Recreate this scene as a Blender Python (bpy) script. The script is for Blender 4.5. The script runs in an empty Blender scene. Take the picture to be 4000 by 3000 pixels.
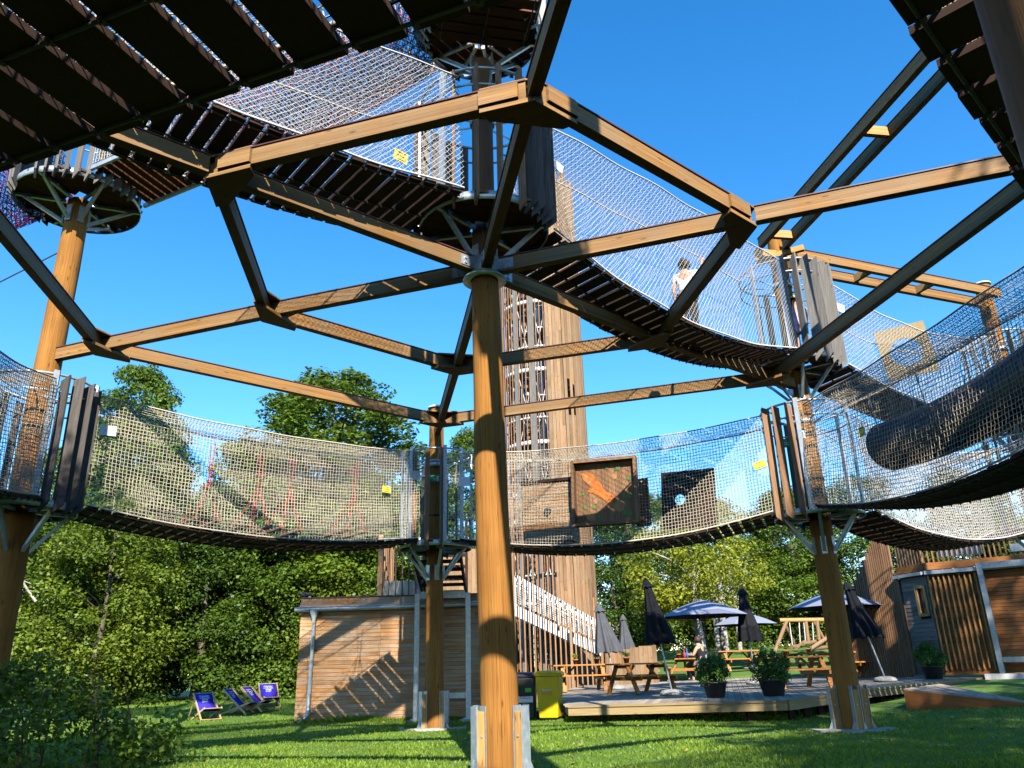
import bpy, math, random
import numpy as np
from mathutils import Vector, Matrix
random.seed(7); RNG = np.random.default_rng(11)
R = math.radians
scene = bpy.context.scene
COL = scene.collection

# ------------------------------------------------------------------ camera
CAM_H, FPX, PITCH, ROLL = 1.1, 3059.0, R(20.04), R(-1.52)
_rv, _uv, _fw = Vector((1, 0, 0)), Vector((0, -math.sin(PITCH), math.cos(PITCH))), Vector((0, math.cos(PITCH), math.sin(PITCH)))
_right = _rv * math.cos(ROLL) + _uv * math.sin(ROLL)
_up = -_rv * math.sin(ROLL) + _uv * math.cos(ROLL)
cam = bpy.data.cameras.new('camera'); camo = bpy.data.objects.new('camera', cam); COL.objects.link(camo)
m = Matrix.Identity(4)
for i in range(3):
    m[i][0], m[i][1], m[i][2] = _right[i], _up[i], -_fw[i]
m[2][3] = CAM_H
camo.matrix_world = m
cam.sensor_width = 36; cam.lens = FPX / 4000 * 36; cam.clip_start = 0.05; cam.clip_end = 3000
scene.camera = camo

# ------------------------------------------------------------------ sky, sun, exposure
SUN_AZ, SUN_EL = R(172.3), R(36.5)          # azimuth clockwise from +Y: behind the camera, a little to its right
w = bpy.data.worlds.new('World'); scene.world = w; w.use_nodes = True
nt = w.node_tree; bg = nt.nodes['Background']
sky = nt.nodes.new('ShaderNodeTexSky'); sky.sky_type = 'NISHITA'; sky.sun_disc = False
sky.sun_elevation = SUN_EL; sky.sun_rotation = SUN_AZ; sky.air_density = 1.0; sky.dust_density = 0.1; sky.ozone_density = 2.5
hs = nt.nodes.new('ShaderNodeHueSaturation'); hs.inputs['Saturation'].default_value = 1.36; hs.inputs['Hue'].default_value = 0.5
nt.links.new(sky.outputs[0], hs.inputs['Color']); nt.links.new(hs.outputs[0], bg.inputs[0]); bg.inputs[1].default_value = 0.15
sl = bpy.data.lights.new('sun', 'SUN'); sl.energy = 5.0; sl.angle = R(0.5); sl.color = (1, 0.93, 0.82)
so = bpy.data.objects.new('sun', sl); COL.objects.link(so)
sd = Vector((math.sin(SUN_AZ) * math.cos(SUN_EL), math.cos(SUN_AZ) * math.cos(SUN_EL), math.sin(SUN_EL)))
so.rotation_euler = sd.to_track_quat('Z', 'Y').to_euler(); so.location = sd * 60
vs = scene.view_settings; scene.display_settings.display_device = 'sRGB'
vs.view_transform = 'Standard'; vs.look = 'None'; vs.exposure = 1.12; vs.gamma = 1.0; vs.use_curve_mapping = False
scene.cycles.max_bounces = 6; scene.cycles.diffuse_bounces = 0; scene.cycles.transparent_max_bounces = 8

# ------------------------------------------------------------------ measuring helpers (a sight line from the surveyed camera meets a plane)
S = 4000 / 2212.0
def sight(px, py):
    X, U = (px * S - 2000) / FPX, -(py * S - 1500) / FPX
    return _right * X + _up * U + _fw
def at_y(px, py, y):
    d = sight(px, py); return Vector((d.x * y / d.y, y, CAM_H + d.z * y / d.y))
def at_z(px, py, z):
    d = sight(px, py); t = (z - CAM_H) / d.z; return Vector((d.x * t, d.y * t, z))
def ss(a, b, t):
    t = np.clip((np.asarray(t, float) - a) / (b - a), 0, 1); return t * t * (3 - 2 * t)
def ground(x, y):
    x = np.asarray(x, float); y = np.asarray(y, float)
    z = 0.12 * ss(16.5, 20, y) * ss(-1, 3, x) + 1.75 * ss(22, 46, y) * ss(0, 7, x) + 0.42 * ss(7, 12, x) * ss(12.5, 20.5, y) * (1 - 0.8 * ss(24, 36, y))
    z = z + 0.035 * np.sin(x * 0.7 + 1.3) * np.sin(y * 0.55) * ss(30, 15, np.abs(x))
    return z + 0.32 * ss(22.5, 27.5, y) * ss(-3.5, -6, x)
def deck_z(x, y): return 0.36 + 0.018 * (x - 1.15) + 0.012 * (y - 18.8)
def on_deck(px, py):
    d = sight(px, py); lo, hi = 5.0, 60.0
    for _ in range(50):
        t = (lo + hi) / 2; p = d * (t / d.y)
        if CAM_H + p.z > deck_z(p.x, p.y): lo = t
        else: hi = t
    p = d * (lo / d.y); return Vector((p.x, p.y, deck_z(p.x, p.y)))
def on_ground(px, py):
    d = sight(px, py); t = 3.0
    while t < 90:
        p = d * (t / d.y)
        if CAM_H + p.z <= float(ground(p.x, p.y)): break
        t += 0.02
    return Vector((p.x, p.y, float(ground(p.x, p.y))))

# ------------------------------------------------------------------ object helpers
def tag(o, label=None, cat=None, group=None, kind=None):
    if label: o['label'] = label
    if cat: o['category'] = cat
    if group: o['group'] = group
    if kind: o['kind'] = kind
    return o
def thing(name, label, cat, loc=(0, 0, 0), rz=0.0, group=None):
    o = bpy.data.objects.new(name, None); COL.objects.link(o); o.empty_display_size = 0.2
    o.location = loc; o.rotation_euler = (0, 0, rz)
    return tag(o, label, cat, group)
def copy_tree(o, parent=None):
    c = o.copy(); COL.objects.link(c)
    if parent is not None: c.parent = parent
    for ch in list(o.children): copy_tree(ch, c)
    return c
def origin_of(o):
    v = Vector((0, 0, 0))
    while o is not None: v = v + Vector(o.location); o = o.parent
    return v
def link_mesh(name, me, mat, parent=None, local=False):
    o = bpy.data.objects.new(name, me); COL.objects.link(o)
    if mat is not None:
        for mm in (mat if isinstance(mat, (list, tuple)) else [mat]): me.materials.append(mm)
    n = len(me.vertices); co = np.empty(n * 3, np.float32); me.vertices.foreach_get('co', co); co = co.reshape(-1, 3)
    if parent is not None:
        o.parent = parent
        if not local: co -= np.array(origin_of(parent), np.float32)
    elif not local:
        c = np.array([(co[:, 0].min() + co[:, 0].max()) / 2, (co[:, 1].min() + co[:, 1].max()) / 2, co[:, 2].min()], np.float32)
        co -= c; o.location = [float(q) for q in c]
    me.vertices.foreach_set('co', co.ravel()); me.update()
    return o
def np_mesh(name, V, F, mat, parent=None, local=False, attr=None, smooth=False):
    V = np.asarray(V, np.float32); F = np.asarray(F, np.int32); k = F.shape[1]
    me = bpy.data.meshes.new(name)
    me.vertices.add(len(V)); me.vertices.foreach_set('co', V.ravel())
    me.loops.add(F.size); me.loops.foreach_set('vertex_index', F.ravel())
    me.polygons.add(len(F)); me.polygons.foreach_set('loop_start', np.arange(0, F.size, k, dtype=np.int32))
    me.polygons.foreach_set('loop_total', np.full(len(F), k, np.int32))
    if smooth: me.polygons.foreach_set('use_smooth', np.ones(len(F), bool))
    me.update(calc_edges=True)
    if attr is not None:
        a = me.attributes.new('pr', 'FLOAT', 'POINT'); a.data.foreach_set('value', np.asarray(attr, np.float32))
    return link_mesh(name, me, mat, parent, local)

class MB:
    """collects boxes, bars, tubes, prisms and lathes; build() links them as ONE mesh"""
    def __init__(s): s.V, s.F, s.G, s.P, s.SM = [], [], [], [], []
    def _add(s, vs, fs, gs, smooth=False, pr=None):
        b = len(s.V); s.V += vs; s.F += [tuple(b + i for i in f) for f in fs]
        r = random.random() if pr is None else pr; o = (random.random() * 30, random.random() * 9, random.random() * 9)
        s.G += [(g[0] + o[0], g[1] + o[1], g[2] + o[2]) for g in gs]; s.P += [r] * len(vs); s.SM += [smooth] * len(fs)
    def box(s, c, X, Y, Z, pr=None, taper=1.0):
        c, A = Vector(c), [Vector(X), Vector(Y), Vector(Z)]
        L = [a.length for a in A]; lo = max(range(3), key=lambda i: L[i]); oth = [i for i in range(3) if i != lo]
        vs, gs = [], []
        for k in range(8):
            sg = [1 if k >> i & 1 else -1 for i in range(3)]
            t = taper if sg[2] > 0 else 1.0
            vs.append(tuple(c + A[0] * sg[0] * t + A[1] * sg[1] * t + A[2] * sg[2]))
            gs.append((sg[lo] * L[lo], sg[oth[0]] * L[oth[0]], sg[oth[1]] * L[oth[1]]))
        fs = [(0, 2, 3, 1), (4, 5, 7, 6), (0, 1, 5, 4), (2, 6, 7, 3), (0, 4, 6, 2), (1, 3, 7, 5)]
        if A[0].cross(A[1]).dot(A[2]) < 0: fs = [f[::-1] for f in fs]
        s._add(vs, fs, gs, pr=pr); return s
    def abox(s, x0, x1, y0, y1, z0, z1, pr=None):
        return s.box(((x0 + x1) / 2, (y0 + y1) / 2, (z0 + z1) / 2), ((x1 - x0) / 2, 0, 0), (0, (y1 - y0) / 2, 0), (0, 0, (z1 - z0) / 2), pr)
    def bar(s, a, b, w, h, up=(0, 0, 1), pr=None):
        a, b = Vector(a), Vector(b); d = b - a
        if d.length < 1e-6: return s
        u = Vector(up); x = d.cross(u)
        if x.length < 1e-5: x = d.cross(Vector((0, 1, 0)))
        x.normalize(); z = x.cross(d).normalized()
        return s.box((a + b) / 2, d / 2, x * (w / 2), z * (h / 2), pr)
    def tube(s, pts, r, n=8, cap=True, smooth=True, pr=None):
        pts = [Vector(p) for p in pts]; k = len(pts); rs = r if isinstance(r, (list, tuple)) else [r] * k
        vs, gs, fs = [], [], []; al = 0
        t0 = (pts[1] - pts[0]).normalized(); ref = Vector((0, 0, 1)) if abs(t0.z) < 0.9 else Vector((0, 1, 0))
        e1 = t0.cross(ref).normalized()
        for i in range(k):
            t = (pts[min(i + 1, k - 1)] - pts[max(i - 1, 0)]).normalized()
            e1 = (e1 - t * e1.dot(t)).normalized(); e2 = t.cross(e1)
            if i: al += (pts[i] - pts[i - 1]).length
            for j in range(n):
                q = 2 * math.pi * j / n; c_, s_ = math.cos(q), math.sin(q)
                vs.append(tuple(pts[i] + (e1 * c_ + e2 * s_) * rs[i])); gs.append((al, c_ * rs[i], s_ * rs[i]))
        for i in range(k - 1):
            for j in range(n):
                a, b = i * n + j, i * n + (j + 1) % n
                fs.append((a, b, b + n, a + n))
        s._add(vs, fs, gs, smooth, pr)
        if cap:
            s._add([vs[j] for j in range(n)], [tuple(range(n))[::-1]], [gs[j] for j in range(n)], False, pr)
            s._add([vs[(k - 1) * n + j] for j in range(n)], [tuple(range(n))], [gs[j] for j in range(n)], False, pr)
        return s
    def prism(s, poly, off, pr=None):
        p = [Vector(q) for q in poly]; o = Vector(off); n = len(p)
        nm = Vector((0, 0, 0))
        for i in range(n): nm += p[i].cross(p[(i + 1) % n])
        flip = nm.dot(o) < 0
        vs = [tuple(q) for q in p] + [tuple(q + o) for q in p]
        fs = [tuple(range(n))[::-1], tuple(range(n, 2 * n))] + [(i, (i + 1) % n, n + (i + 1) % n, n + i) for i in range(n)]
        if flip: fs = [f[::-1] for f in fs]
        c = p[0]; a = max(((q - c) for q in p), key=lambda v: v.length).normalized(); b = a.cross(o.normalized())
        gs = [((Vector(v) - c).dot(a), (Vector(v) - c).dot(b), (Vector(v) - c).dot(o.normalized())) for v in vs]
        s._add(vs, fs, gs, pr=pr); return s
    def lathe(s, c, prof, n=24, smooth=True, pr=None, a0=0.0, a1=2 * math.pi):
        c = Vector(c); k = len(prof); full = abs(a1 - a0 - 2 * math.pi) < 1e-6; nn = n if full else n + 1
        vs, gs, fs = [], [], []
        for (r, z) in prof:
            for j in range(nn):
                q = a0 + (a1 - a0) * j / n; x, y = r * math.cos(q), r * math.sin(q)
                vs.append((c.x + x, c.y + y, c.z + z)); gs.append((z, x, y))
        for i in range(k - 1):
            for j in range(n):
                a, b = i * nn + j, i * nn + (j + 1) % nn
                fs.append((a, b, b + nn, a + nn))
        s._add(vs, fs, gs, smooth, pr); return s
    def build(s, name, mat, parent=None, local=False, bevel=0.0):
        me = bpy.data.meshes.new(name); me.from_pydata(s.V, [], s.F)
        a = me.attributes.new('gc', 'FLOAT_VECTOR', 'POINT'); a.data.foreach_set('vector', np.array(s.G, np.float32).ravel())
        b = me.attributes.new('pr', 'FLOAT', 'POINT'); b.data.foreach_set('value', np.array(s.P, np.float32))
        me.polygons.foreach_set('use_smooth', np.array(s.SM, bool)); me.update()
        o = link_mesh(name, me, mat, parent, local)
        if bevel:
            q = o.modifiers.new('edge', 'BEVEL'); q.width = bevel; q.segments = 2; q.limit_method = 'ANGLE'; q.angle_limit = R(50)
        return o

def segs(A, B, r):
    """three-sided prisms along segments A->B (N,3): vertices, faces"""
    A = np.asarray(A, float); B = np.asarray(B, float); d = B - A; L = np.linalg.norm(d, axis=1, keepdims=True); d = d / np.maximum(L, 1e-9)
    ref = np.where(np.abs(d[:, 2:3]) < 0.9, np.array([[0, 0, 1.0]]), np.array([[0, 1.0, 0]]))
    e1 = np.cross(d, ref); e1 /= np.linalg.norm(e1, axis=1, keepdims=True); e2 = np.cross(d, e1)
    off = [r * (e1 * math.cos(q) + e2 * math.sin(q)) for q in (0.5, 0.5 + 2.0944, 0.5 + 4.18879)]
    V = np.stack([A + off[0], A + off[1], A + off[2], B + off[0], B + off[1], B + off[2]], 1).reshape(-1, 3)
    b = (np.arange(len(A)) * 6)[:, None]
    F = np.concatenate([b + np.array([[0, 1, 4, 3]]), b + np.array([[1, 2, 5, 4]]), b + np.array([[2, 0, 3, 5]])], 0)
    return V, F
def grid_segs(G, diag=False):
    nu, nv, _ = G.shape
    if not diag:
        A = [G[:-1].reshape(-1, 3), G[:, :-1].reshape(-1, 3)]; B = [G[1:].reshape(-1, 3), G[:, 1:].reshape(-1, 3)]
    else:
        i, j = np.meshgrid(np.arange(nu - 1), np.arange(nv), indexing='ij'); i, j = i.ravel(), j.ravel(); k = (i + j) % 2 == 0; i, j = i[k], j[k]
        A, B = [], []
        for dj in (1, -1):
            q = (j + dj >= 0) & (j + dj < nv); A.append(G[i[q], j[q]]); B.append(G[i[q] + 1, j[q] + dj])
        A += [G[:-1, 0], G[:-1, -1]]; B += [G[1:, 0], G[1:, -1]]
    return np.concatenate(A), np.concatenate(B)
def net(name, G, mat, parent, r=0.006, diag=False, jit=0.004):
    G = G + RNG.normal(0, jit, G.shape)
    A, B = grid_segs(G, diag); V, F = segs(A, B, r)
    return np_mesh(name, V, F, mat, parent)

# ------------------------------------------------------------------ materials
def newmat(name):
    mt = bpy.data.materials.new(name); mt.use_nodes = True; return mt, mt.node_tree, mt.node_tree.nodes['Principled BSDF']
def ramp(nt, stops):
    r = nt.nodes.new('ShaderNodeValToRGB'); e = r.color_ramp.elements
    while len(e) < len(stops): e.new(0.5)
    for k, (p, c) in enumerate(stops): e[k].position = p; e[k].color = (*c, 1)
    return r
def wood(name, c1, c2, rough=0.7, along=0.9, across=16.0, var=0.35, grey=None, greyamt=0.0, bump=0.25, knots=True, spec=0.3, lam=0.0, crack=0.0):
    mt, nt, b = newmat(name); L = nt.links.new
    at = nt.nodes.new('ShaderNodeAttribute'); at.attribute_name = 'gc'
    mp = nt.nodes.new('ShaderNodeMapping'); mp.inputs['Scale'].default_value = (along, across, across); L(at.outputs['Vector'], mp.inputs['Vector'])
    n1 = nt.nodes.new('ShaderNodeTexNoise'); n1.inputs['Scale'].default_value = 2.2; n1.inputs['Detail'].default_value = 6; n1.inputs['Roughness'].default_value = 0.65; n1.inputs['Distortion'].default_value = 0.6; L(mp.outputs[0], n1.inputs['Vector'])
    r1 = ramp(nt, [(0.3, c1), (0.72, c2)]); L(n1.outputs[0], r1.inputs[0])
    pr = nt.nodes.new('ShaderNodeAttribute'); pr.attribute_name = 'pr'
    mr = nt.nodes.new('ShaderNodeMapRange'); mr.inputs['To Min'].default_value = 1 - var; mr.inputs['To Max'].default_value = 1 + var; L(pr.outputs['Fac'], mr.inputs[0])
    mx = nt.nodes.new('ShaderNodeMix'); mx.data_type = 'RGBA'; mx.blend_type = 'MULTIPLY'; mx.inputs[0].default_value = 1.0
    L(r1.outputs[0], mx.inputs[6]); L(mr.outputs[0], mx.inputs[7]); cur = mx.outputs[2]
    n2 = nt.nodes.new('ShaderNodeTexNoise'); n2.inputs['Scale'].default_value = 1.4; n2.inputs['Detail'].default_value = 4; L(at.outputs['Vector'], n2.inputs['Vector'])
    if grey is not None:
        r2 = ramp(nt, [(0.35, (0, 0, 0)), (0.65, (greyamt,) * 3)]); L(n2.outputs[0], r2.inputs[0])
        m2 = nt.nodes.new('ShaderNodeMix'); m2.data_type = 'RGBA'; L(r2.outputs[0], m2.inputs[0]); L(cur, m2.inputs[6]); m2.inputs[7].default_value = (*grey, 1); cur = m2.outputs[2]
    if knots:
        m3 = nt.nodes.new('ShaderNodeMapping'); m3.inputs['Scale'].default_value = (2.6, 9, 9); L(at.outputs['Vector'], m3.inputs['Vector'])
        vo = nt.nodes.new('ShaderNodeTexVoronoi'); vo.inputs['Scale'].default_value = 1.0; L(m3.outputs[0], vo.inputs['Vector'])
        r3 = ramp(nt, [(0.05, (0.35, 0.28, 0.22)), (0.16, (1, 1, 1))]); L(vo.outputs['Distance'], r3.inputs[0])
        m4 = nt.nodes.new('ShaderNodeMix'); m4.data_type = 'RGBA'; m4.blend_type = 'MULTIPLY'; m4.inputs[0].default_value = 0.8; L(cur, m4.inputs[6]); L(r3.outputs[0], m4.inputs[7]); cur = m4.outputs[2]
    if lam:      # glue lines between the lamellas
        sx = nt.nodes.new('ShaderNodeSeparateXYZ'); L(at.outputs['Vector'], sx.inputs[0])
        dv = nt.nodes.new('ShaderNodeMath'); dv.operation = 'DIVIDE'; dv.inputs[1].default_value = lam; L(sx.outputs['Z'], dv.inputs[0])
        fr_ = nt.nodes.new('ShaderNodeMath'); fr_.operation = 'FRACT'; L(dv.outputs[0], fr_.inputs[0]); fl_ = nt.nodes.new('ShaderNodeMath'); fl_.operation = 'FLOOR'; L(dv.outputs[0], fl_.inputs[0])
        r5 = ramp(nt, [(0.0, (.45, .42, .4)), (0.07, (1, 1, 1))]); L(fr_.outputs[0], r5.inputs[0])
        wn_ = nt.nodes.new('ShaderNodeTexWhiteNoise'); wn_.noise_dimensions = '1D'; L(fl_.outputs[0], wn_.inputs['W']); m7 = nt.nodes.new('ShaderNodeMapRange'); m7.inputs['To Min'].default_value = .8; m7.inputs['To Max'].default_value = 1.15; L(wn_.outputs['Value'], m7.inputs[0])
        for sock in (r5.outputs[0], m7.outputs[0]):
            m6 = nt.nodes.new('ShaderNodeMix'); m6.data_type = 'RGBA'; m6.blend_type = 'MULTIPLY'; m6.inputs[0].default_value = 1.0; L(cur, m6.inputs[6]); L(sock, m6.inputs[7]); cur = m6.outputs[2]
    if crack:    # long drying cracks
        m8 = nt.nodes.new('ShaderNodeMapping'); m8.inputs['Scale'].default_value = (.35, 16, 16); L(at.outputs['Vector'], m8.inputs['Vector'])
        n8 = nt.nodes.new('ShaderNodeTexNoise'); n8.inputs['Scale'].default_value = 1.0; n8.inputs['Detail'].default_value = 3; L(m8.outputs[0], n8.inputs['Vector'])
        r8 = ramp(nt, [(0.49, (1, 1, 1)), (0.5, (1 - crack,) * 3), (0.51, (1, 1, 1))]); L(n8.outputs[0], r8.inputs[0])
        m9 = nt.nodes.new('ShaderNodeMix'); m9.data_type = 'RGBA'; m9.blend_type = 'MULTIPLY'; m9.inputs[0].default_value = 1.0; L(cur, m9.inputs[6]); L(r8.outputs[0], m9.inputs[7]); cur = m9.outputs[2]
    L(cur, b.inputs['Base Color']); b.inputs['Roughness'].default_value = rough; b.inputs['Specular IOR Level'].default_value = spec
    if bump:
        bp = nt.nodes.new('ShaderNodeBump'); bp.inputs['Strength'].default_value = bump; bp.inputs['Distance'].default_value = 0.01; L(n1.outputs[0], bp.inputs['Height']); L(bp.outputs[0], b.inputs['Normal'])
    return mt
def plain(name, c, rough=0.6, metal=0.0, var=0.15, scale=6.0, spec=0.4, bump=0.0):
    mt, nt, b = newmat(name); L = nt.links.new
    tc = nt.nodes.new('ShaderNodeTexCoord'); n = nt.nodes.new('ShaderNodeTexNoise'); n.inputs['Scale'].default_value = scale; n.inputs['Detail'].default_value = 5; L(tc.outputs['Object'], n.inputs['Vector'])
    r = ramp(nt, [(0.3, tuple(x * (1 - var) for x in c)), (0.7, tuple(min(1, x * (1 + var)) for x in c))]); L(n.outputs[0], r.inputs[0]); L(r.outputs[0], b.inputs['Base Color'])
    b.inputs['Roughness'].default_value = rough; b.inputs['Metallic'].default_value = metal; b.inputs['Specular IOR Level'].default_value = spec
    if bump:
        bp = nt.nodes.new('ShaderNodeBump'); bp.inputs['Strength'].default_value = bump; bp.inputs['Distance'].default_value = 0.02; L(n.outputs[0], bp.inputs['Height']); L(bp.outputs[0], b.inputs['Normal'])
    return mt
def leafmat(name, c1, c2, trans=0.35):
    mt, nt, b = newmat(name); L = nt.links.new
    pr = nt.nodes.new('ShaderNodeAttribute'); pr.attribute_name = 'pr'
    r = ramp(nt, [(0.0, c1), (0.75, c2), (1.0, tuple(min(1, x * 1.35) for x in c2))]); L(pr.outputs['Fac'], r.inputs[0]); L(r.outputs[0], b.inputs['Base Color'])
    b.inputs['Roughness'].default_value = 0.5; b.inputs['Specular IOR Level'].default_value = 0.35
    tr = nt.nodes.new('ShaderNodeBsdfTranslucent'); hv = nt.nodes.new('ShaderNodeHueSaturation'); hv.inputs['Value'].default_value = 1.3; hv.inputs['Hue'].default_value = 0.485; L(r.outputs[0], hv.inputs['Color']); L(hv.outputs[0], tr.inputs[0])
    mx = nt.nodes.new('ShaderNodeMixShader'); mx.inputs[0].default_value = trans; L(b.outputs[0], mx.inputs[1]); L(tr.outputs[0], mx.inputs[2]); L(mx.outputs[0], nt.nodes['Material Output'].inputs[0])
    return mt
M = {}
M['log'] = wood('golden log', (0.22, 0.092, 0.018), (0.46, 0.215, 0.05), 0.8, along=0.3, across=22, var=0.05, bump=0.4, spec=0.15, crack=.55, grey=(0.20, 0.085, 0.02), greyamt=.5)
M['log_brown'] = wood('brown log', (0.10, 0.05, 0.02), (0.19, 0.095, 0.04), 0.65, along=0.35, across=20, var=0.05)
M['beam'] = wood('beam timber', (0.21, 0.088, 0.02), (0.43, 0.235, 0.072), 0.65, along=0.45, across=26, var=0.16, grey=(0.26, 0.18, 0.10), greyamt=0.6, lam=.047, crack=.3)
M['cap'] = plain('painted flashing', (0.10, 0.045, 0.05), 0.5, 0.0)
M['plank'] = wood('dark plank', (0.022, 0.011, 0.007), (0.046, 0.023, 0.014), 0.85, var=0.3)  # near-black: deep shade of the deck undersides put into the wood colour
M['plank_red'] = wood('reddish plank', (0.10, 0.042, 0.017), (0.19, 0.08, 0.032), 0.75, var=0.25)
M['grey_board'] = wood('weathered grey board', (0.10, 0.095, 0.088), (0.23, 0.215, 0.195), 0.85, var=0.25)
M['sunlit_board'] = wood('sunlit grey board', (0.33, 0.31, 0.27), (0.52, 0.49, 0.43), 0.85, var=0.15)  # weathered grey board with sunlight brightened into its colour
M['shaded_board'] = wood('shaded grey board', (0.05, 0.043, 0.038), (0.12, 0.105, 0.095), 0.85, var=0.25)  # weathered grey board darkened, shade put into its colour
M['brown_board'] = wood('brown board', (0.19, 0.095, 0.045), (0.36, 0.2, 0.10), 0.75, var=0.2)
M['tower_board'] = wood('tower board', (0.17, 0.09, 0.04), (0.34, 0.205, 0.10), 0.8, var=0.32, grey=(0.28, 0.205, 0.13), greyamt=0.45)
M['shed_board'] = wood('shed board', (0.27, 0.11, 0.03), (0.56, 0.29, 0.105), 0.7, along=0.6, across=18, var=0.22, grey=(0.52, 0.42, 0.30), greyamt=0.6)
M['shed_grey'] = wood('grey shed board', (0.14, 0.11, 0.085), (0.30, 0.25, 0.2), 0.85, var=0.25)
M['cabin_board'] = wood('cabin board', (0.24, 0.085, 0.022), (0.42, 0.17, 0.05), 0.7, var=0.2)
M['batten'] = wood('batten', (0.38, 0.2, 0.06), (0.58, 0.34, 0.12), 0.65, var=0.15)
M['table'] = wood('table timber', (0.32, 0.115, 0.024), (0.52, 0.22, 0.055), 0.5, var=0.15)
M['deck'] = wood('deck timber', (0.25, 0.2, 0.15), (0.42, 0.35, 0.27), 0.8, var=0.25)
M['fascia'] = wood('deck fascia', (0.24, 0.17, 0.075), (0.36, 0.27, 0.13), 0.75, var=0.1)
M['steel'] = plain('galvanised steel', (0.44, 0.49, 0.53), 0.42, 0.55, 0.18, 14)
M['white_steel'] = plain('white painted steel', (0.72, 0.72, 0.7), 0.45, 0.0, 0.06)
M['dark_steel'] = plain('dark steel', (0.025, 0.026, 0.028), 0.6, 0.0)
M['net'] = plain('cream rope', (0.60, 0.54, 0.42), 0.9, 0, 0.1, 40)
M['net_white'] = plain('white rope', (0.58, 0.55, 0.51), 0.9, 0, 0.08, 40)
M['net_grey'] = plain('grey rope', (0.42, 0.37, 0.29), 0.9, 0, 0.12, 40)
M['rope_red'] = plain('red rope', (0.55, 0.04, 0.06), 0.85, 0, 0.15, 40)
M['rope_blue'] = plain('blue rope', (0.03, 0.16, 0.55), 0.85, 0, 0.15, 40)
M['rope_purple'] = plain('violet rope', (0.22, 0.08, 0.40), 0.85, 0, 0.15, 40)
M['black'] = plain('black plastic', (0.018, 0.019, 0.021), 0.45)
M['tube'] = plain('black corrugated pipe', (0.045, 0.05, 0.058), 0.36, 0, 0.2, 5, 0.5)
M['white'] = plain('white board', (0.78, 0.78, 0.76), 0.5, 0, 0.04)
M['yellow_sign'] = plain('yellow board', (0.78, 0.6, 0.06), 0.5, 0, 0.05)
M['green_sign'] = plain('green board', (0.01, 0.26, 0.12), 0.5, 0, 0.05)
M['ink'] = plain('black ink', (0.03, 0.03, 0.03), 0.7)
M['concrete'] = plain('concrete', (0.42, 0.40, 0.35), 0.9, 0, 0.2, 9, 0.2, 0.4)
M['bark'] = plain('bark', (0.13, 0.105, 0.08), 0.9, 0, 0.45, 11, 0.2, 0.8)
M['bark_pale'] = plain('pale bark', (0.33, 0.3, 0.25), 0.9, 0, 0.45, 9, 0.2, 0.8)

# ------------------------------------------------------------------ terrain
def axis(lo, hi, st, far): 
    a = np.arange(lo, hi + 1e-6, st); return np.concatenate([-np.array(far[::-1]) + lo, a, np.array(far) + hi])
gx = axis(-30, 30, 0.75, [6, 15, 40, 120, 400, 1200]); gy = axis(-12, 60, 0.75, [6, 15, 40, 120, 400, 1200])
GX, GY = np.meshgrid(gx, gy, indexing='ij'); GZ = ground(GX, GY)
nx, ny = GX.shape; ii, jj = np.meshgrid(np.arange(nx - 1), np.arange(ny - 1), indexing='ij'); b0 = (ii * ny + jj).ravel()
mt, nt, b = newmat('lawn'); L = nt.links.new
tc = nt.nodes.new('ShaderNodeTexCoord')
n1 = nt.nodes.new('ShaderNodeTexNoise'); n1.inputs['Scale'].default_value = 0.6; n1.inputs['Detail'].default_value = 8; L(tc.outputs['Object'], n1.inputs['Vector'])
n2 = nt.nodes.new('ShaderNodeTexNoise'); n2.inputs['Scale'].default_value = 22; n2.inputs['Detail'].default_value = 6; L(tc.outputs['Object'], n2.inputs['Vector'])
r1 = ramp(nt, [(0.32, (0.06, 0.13, 0.012)), (0.55, (0.10, 0.19, 0.02)), (0.75, (0.18, 0.23, 0.04))]); L(n1.outputs[0], r1.inputs[0])
r2 = ramp(nt, [(0.3, (0.55, 0.55, 0.5)), (0.7, (1.25, 1.25, 1.1))]); L(n2.outputs[0], r2.inputs[0])
mx = nt.nodes.new('ShaderNodeMix'); mx.data_type = 'RGBA'; mx.blend_type = 'MULTIPLY'; mx.inputs[0].default_value = 1; L(r1.outputs[0], mx.inputs[6]); L(r2.outputs[0], mx.inputs[7]); L(mx.outputs[2], b.inputs['Base Color'])
b.inputs['Roughness'].default_value = 0.9; bp = nt.nodes.new('ShaderNodeBump'); bp.inputs['Distance'].default_value = 0.05; bp.inputs['Strength'].default_value = 0.6; L(n2.outputs[0], bp.inputs['Height']); L(bp.outputs[0], b.inputs['Normal'])
M['lawn'] = mt
lawn = np_mesh('lawn', np.stack([GX, GY, GZ], 2).reshape(-1, 3), np.stack([b0, b0 + ny, b0 + ny + 1, b0 + 1], 1), M['lawn'], local=True, smooth=True)
tag(lawn, 'sunlit green lawn spreading under the rope course', kind='structure')
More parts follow.
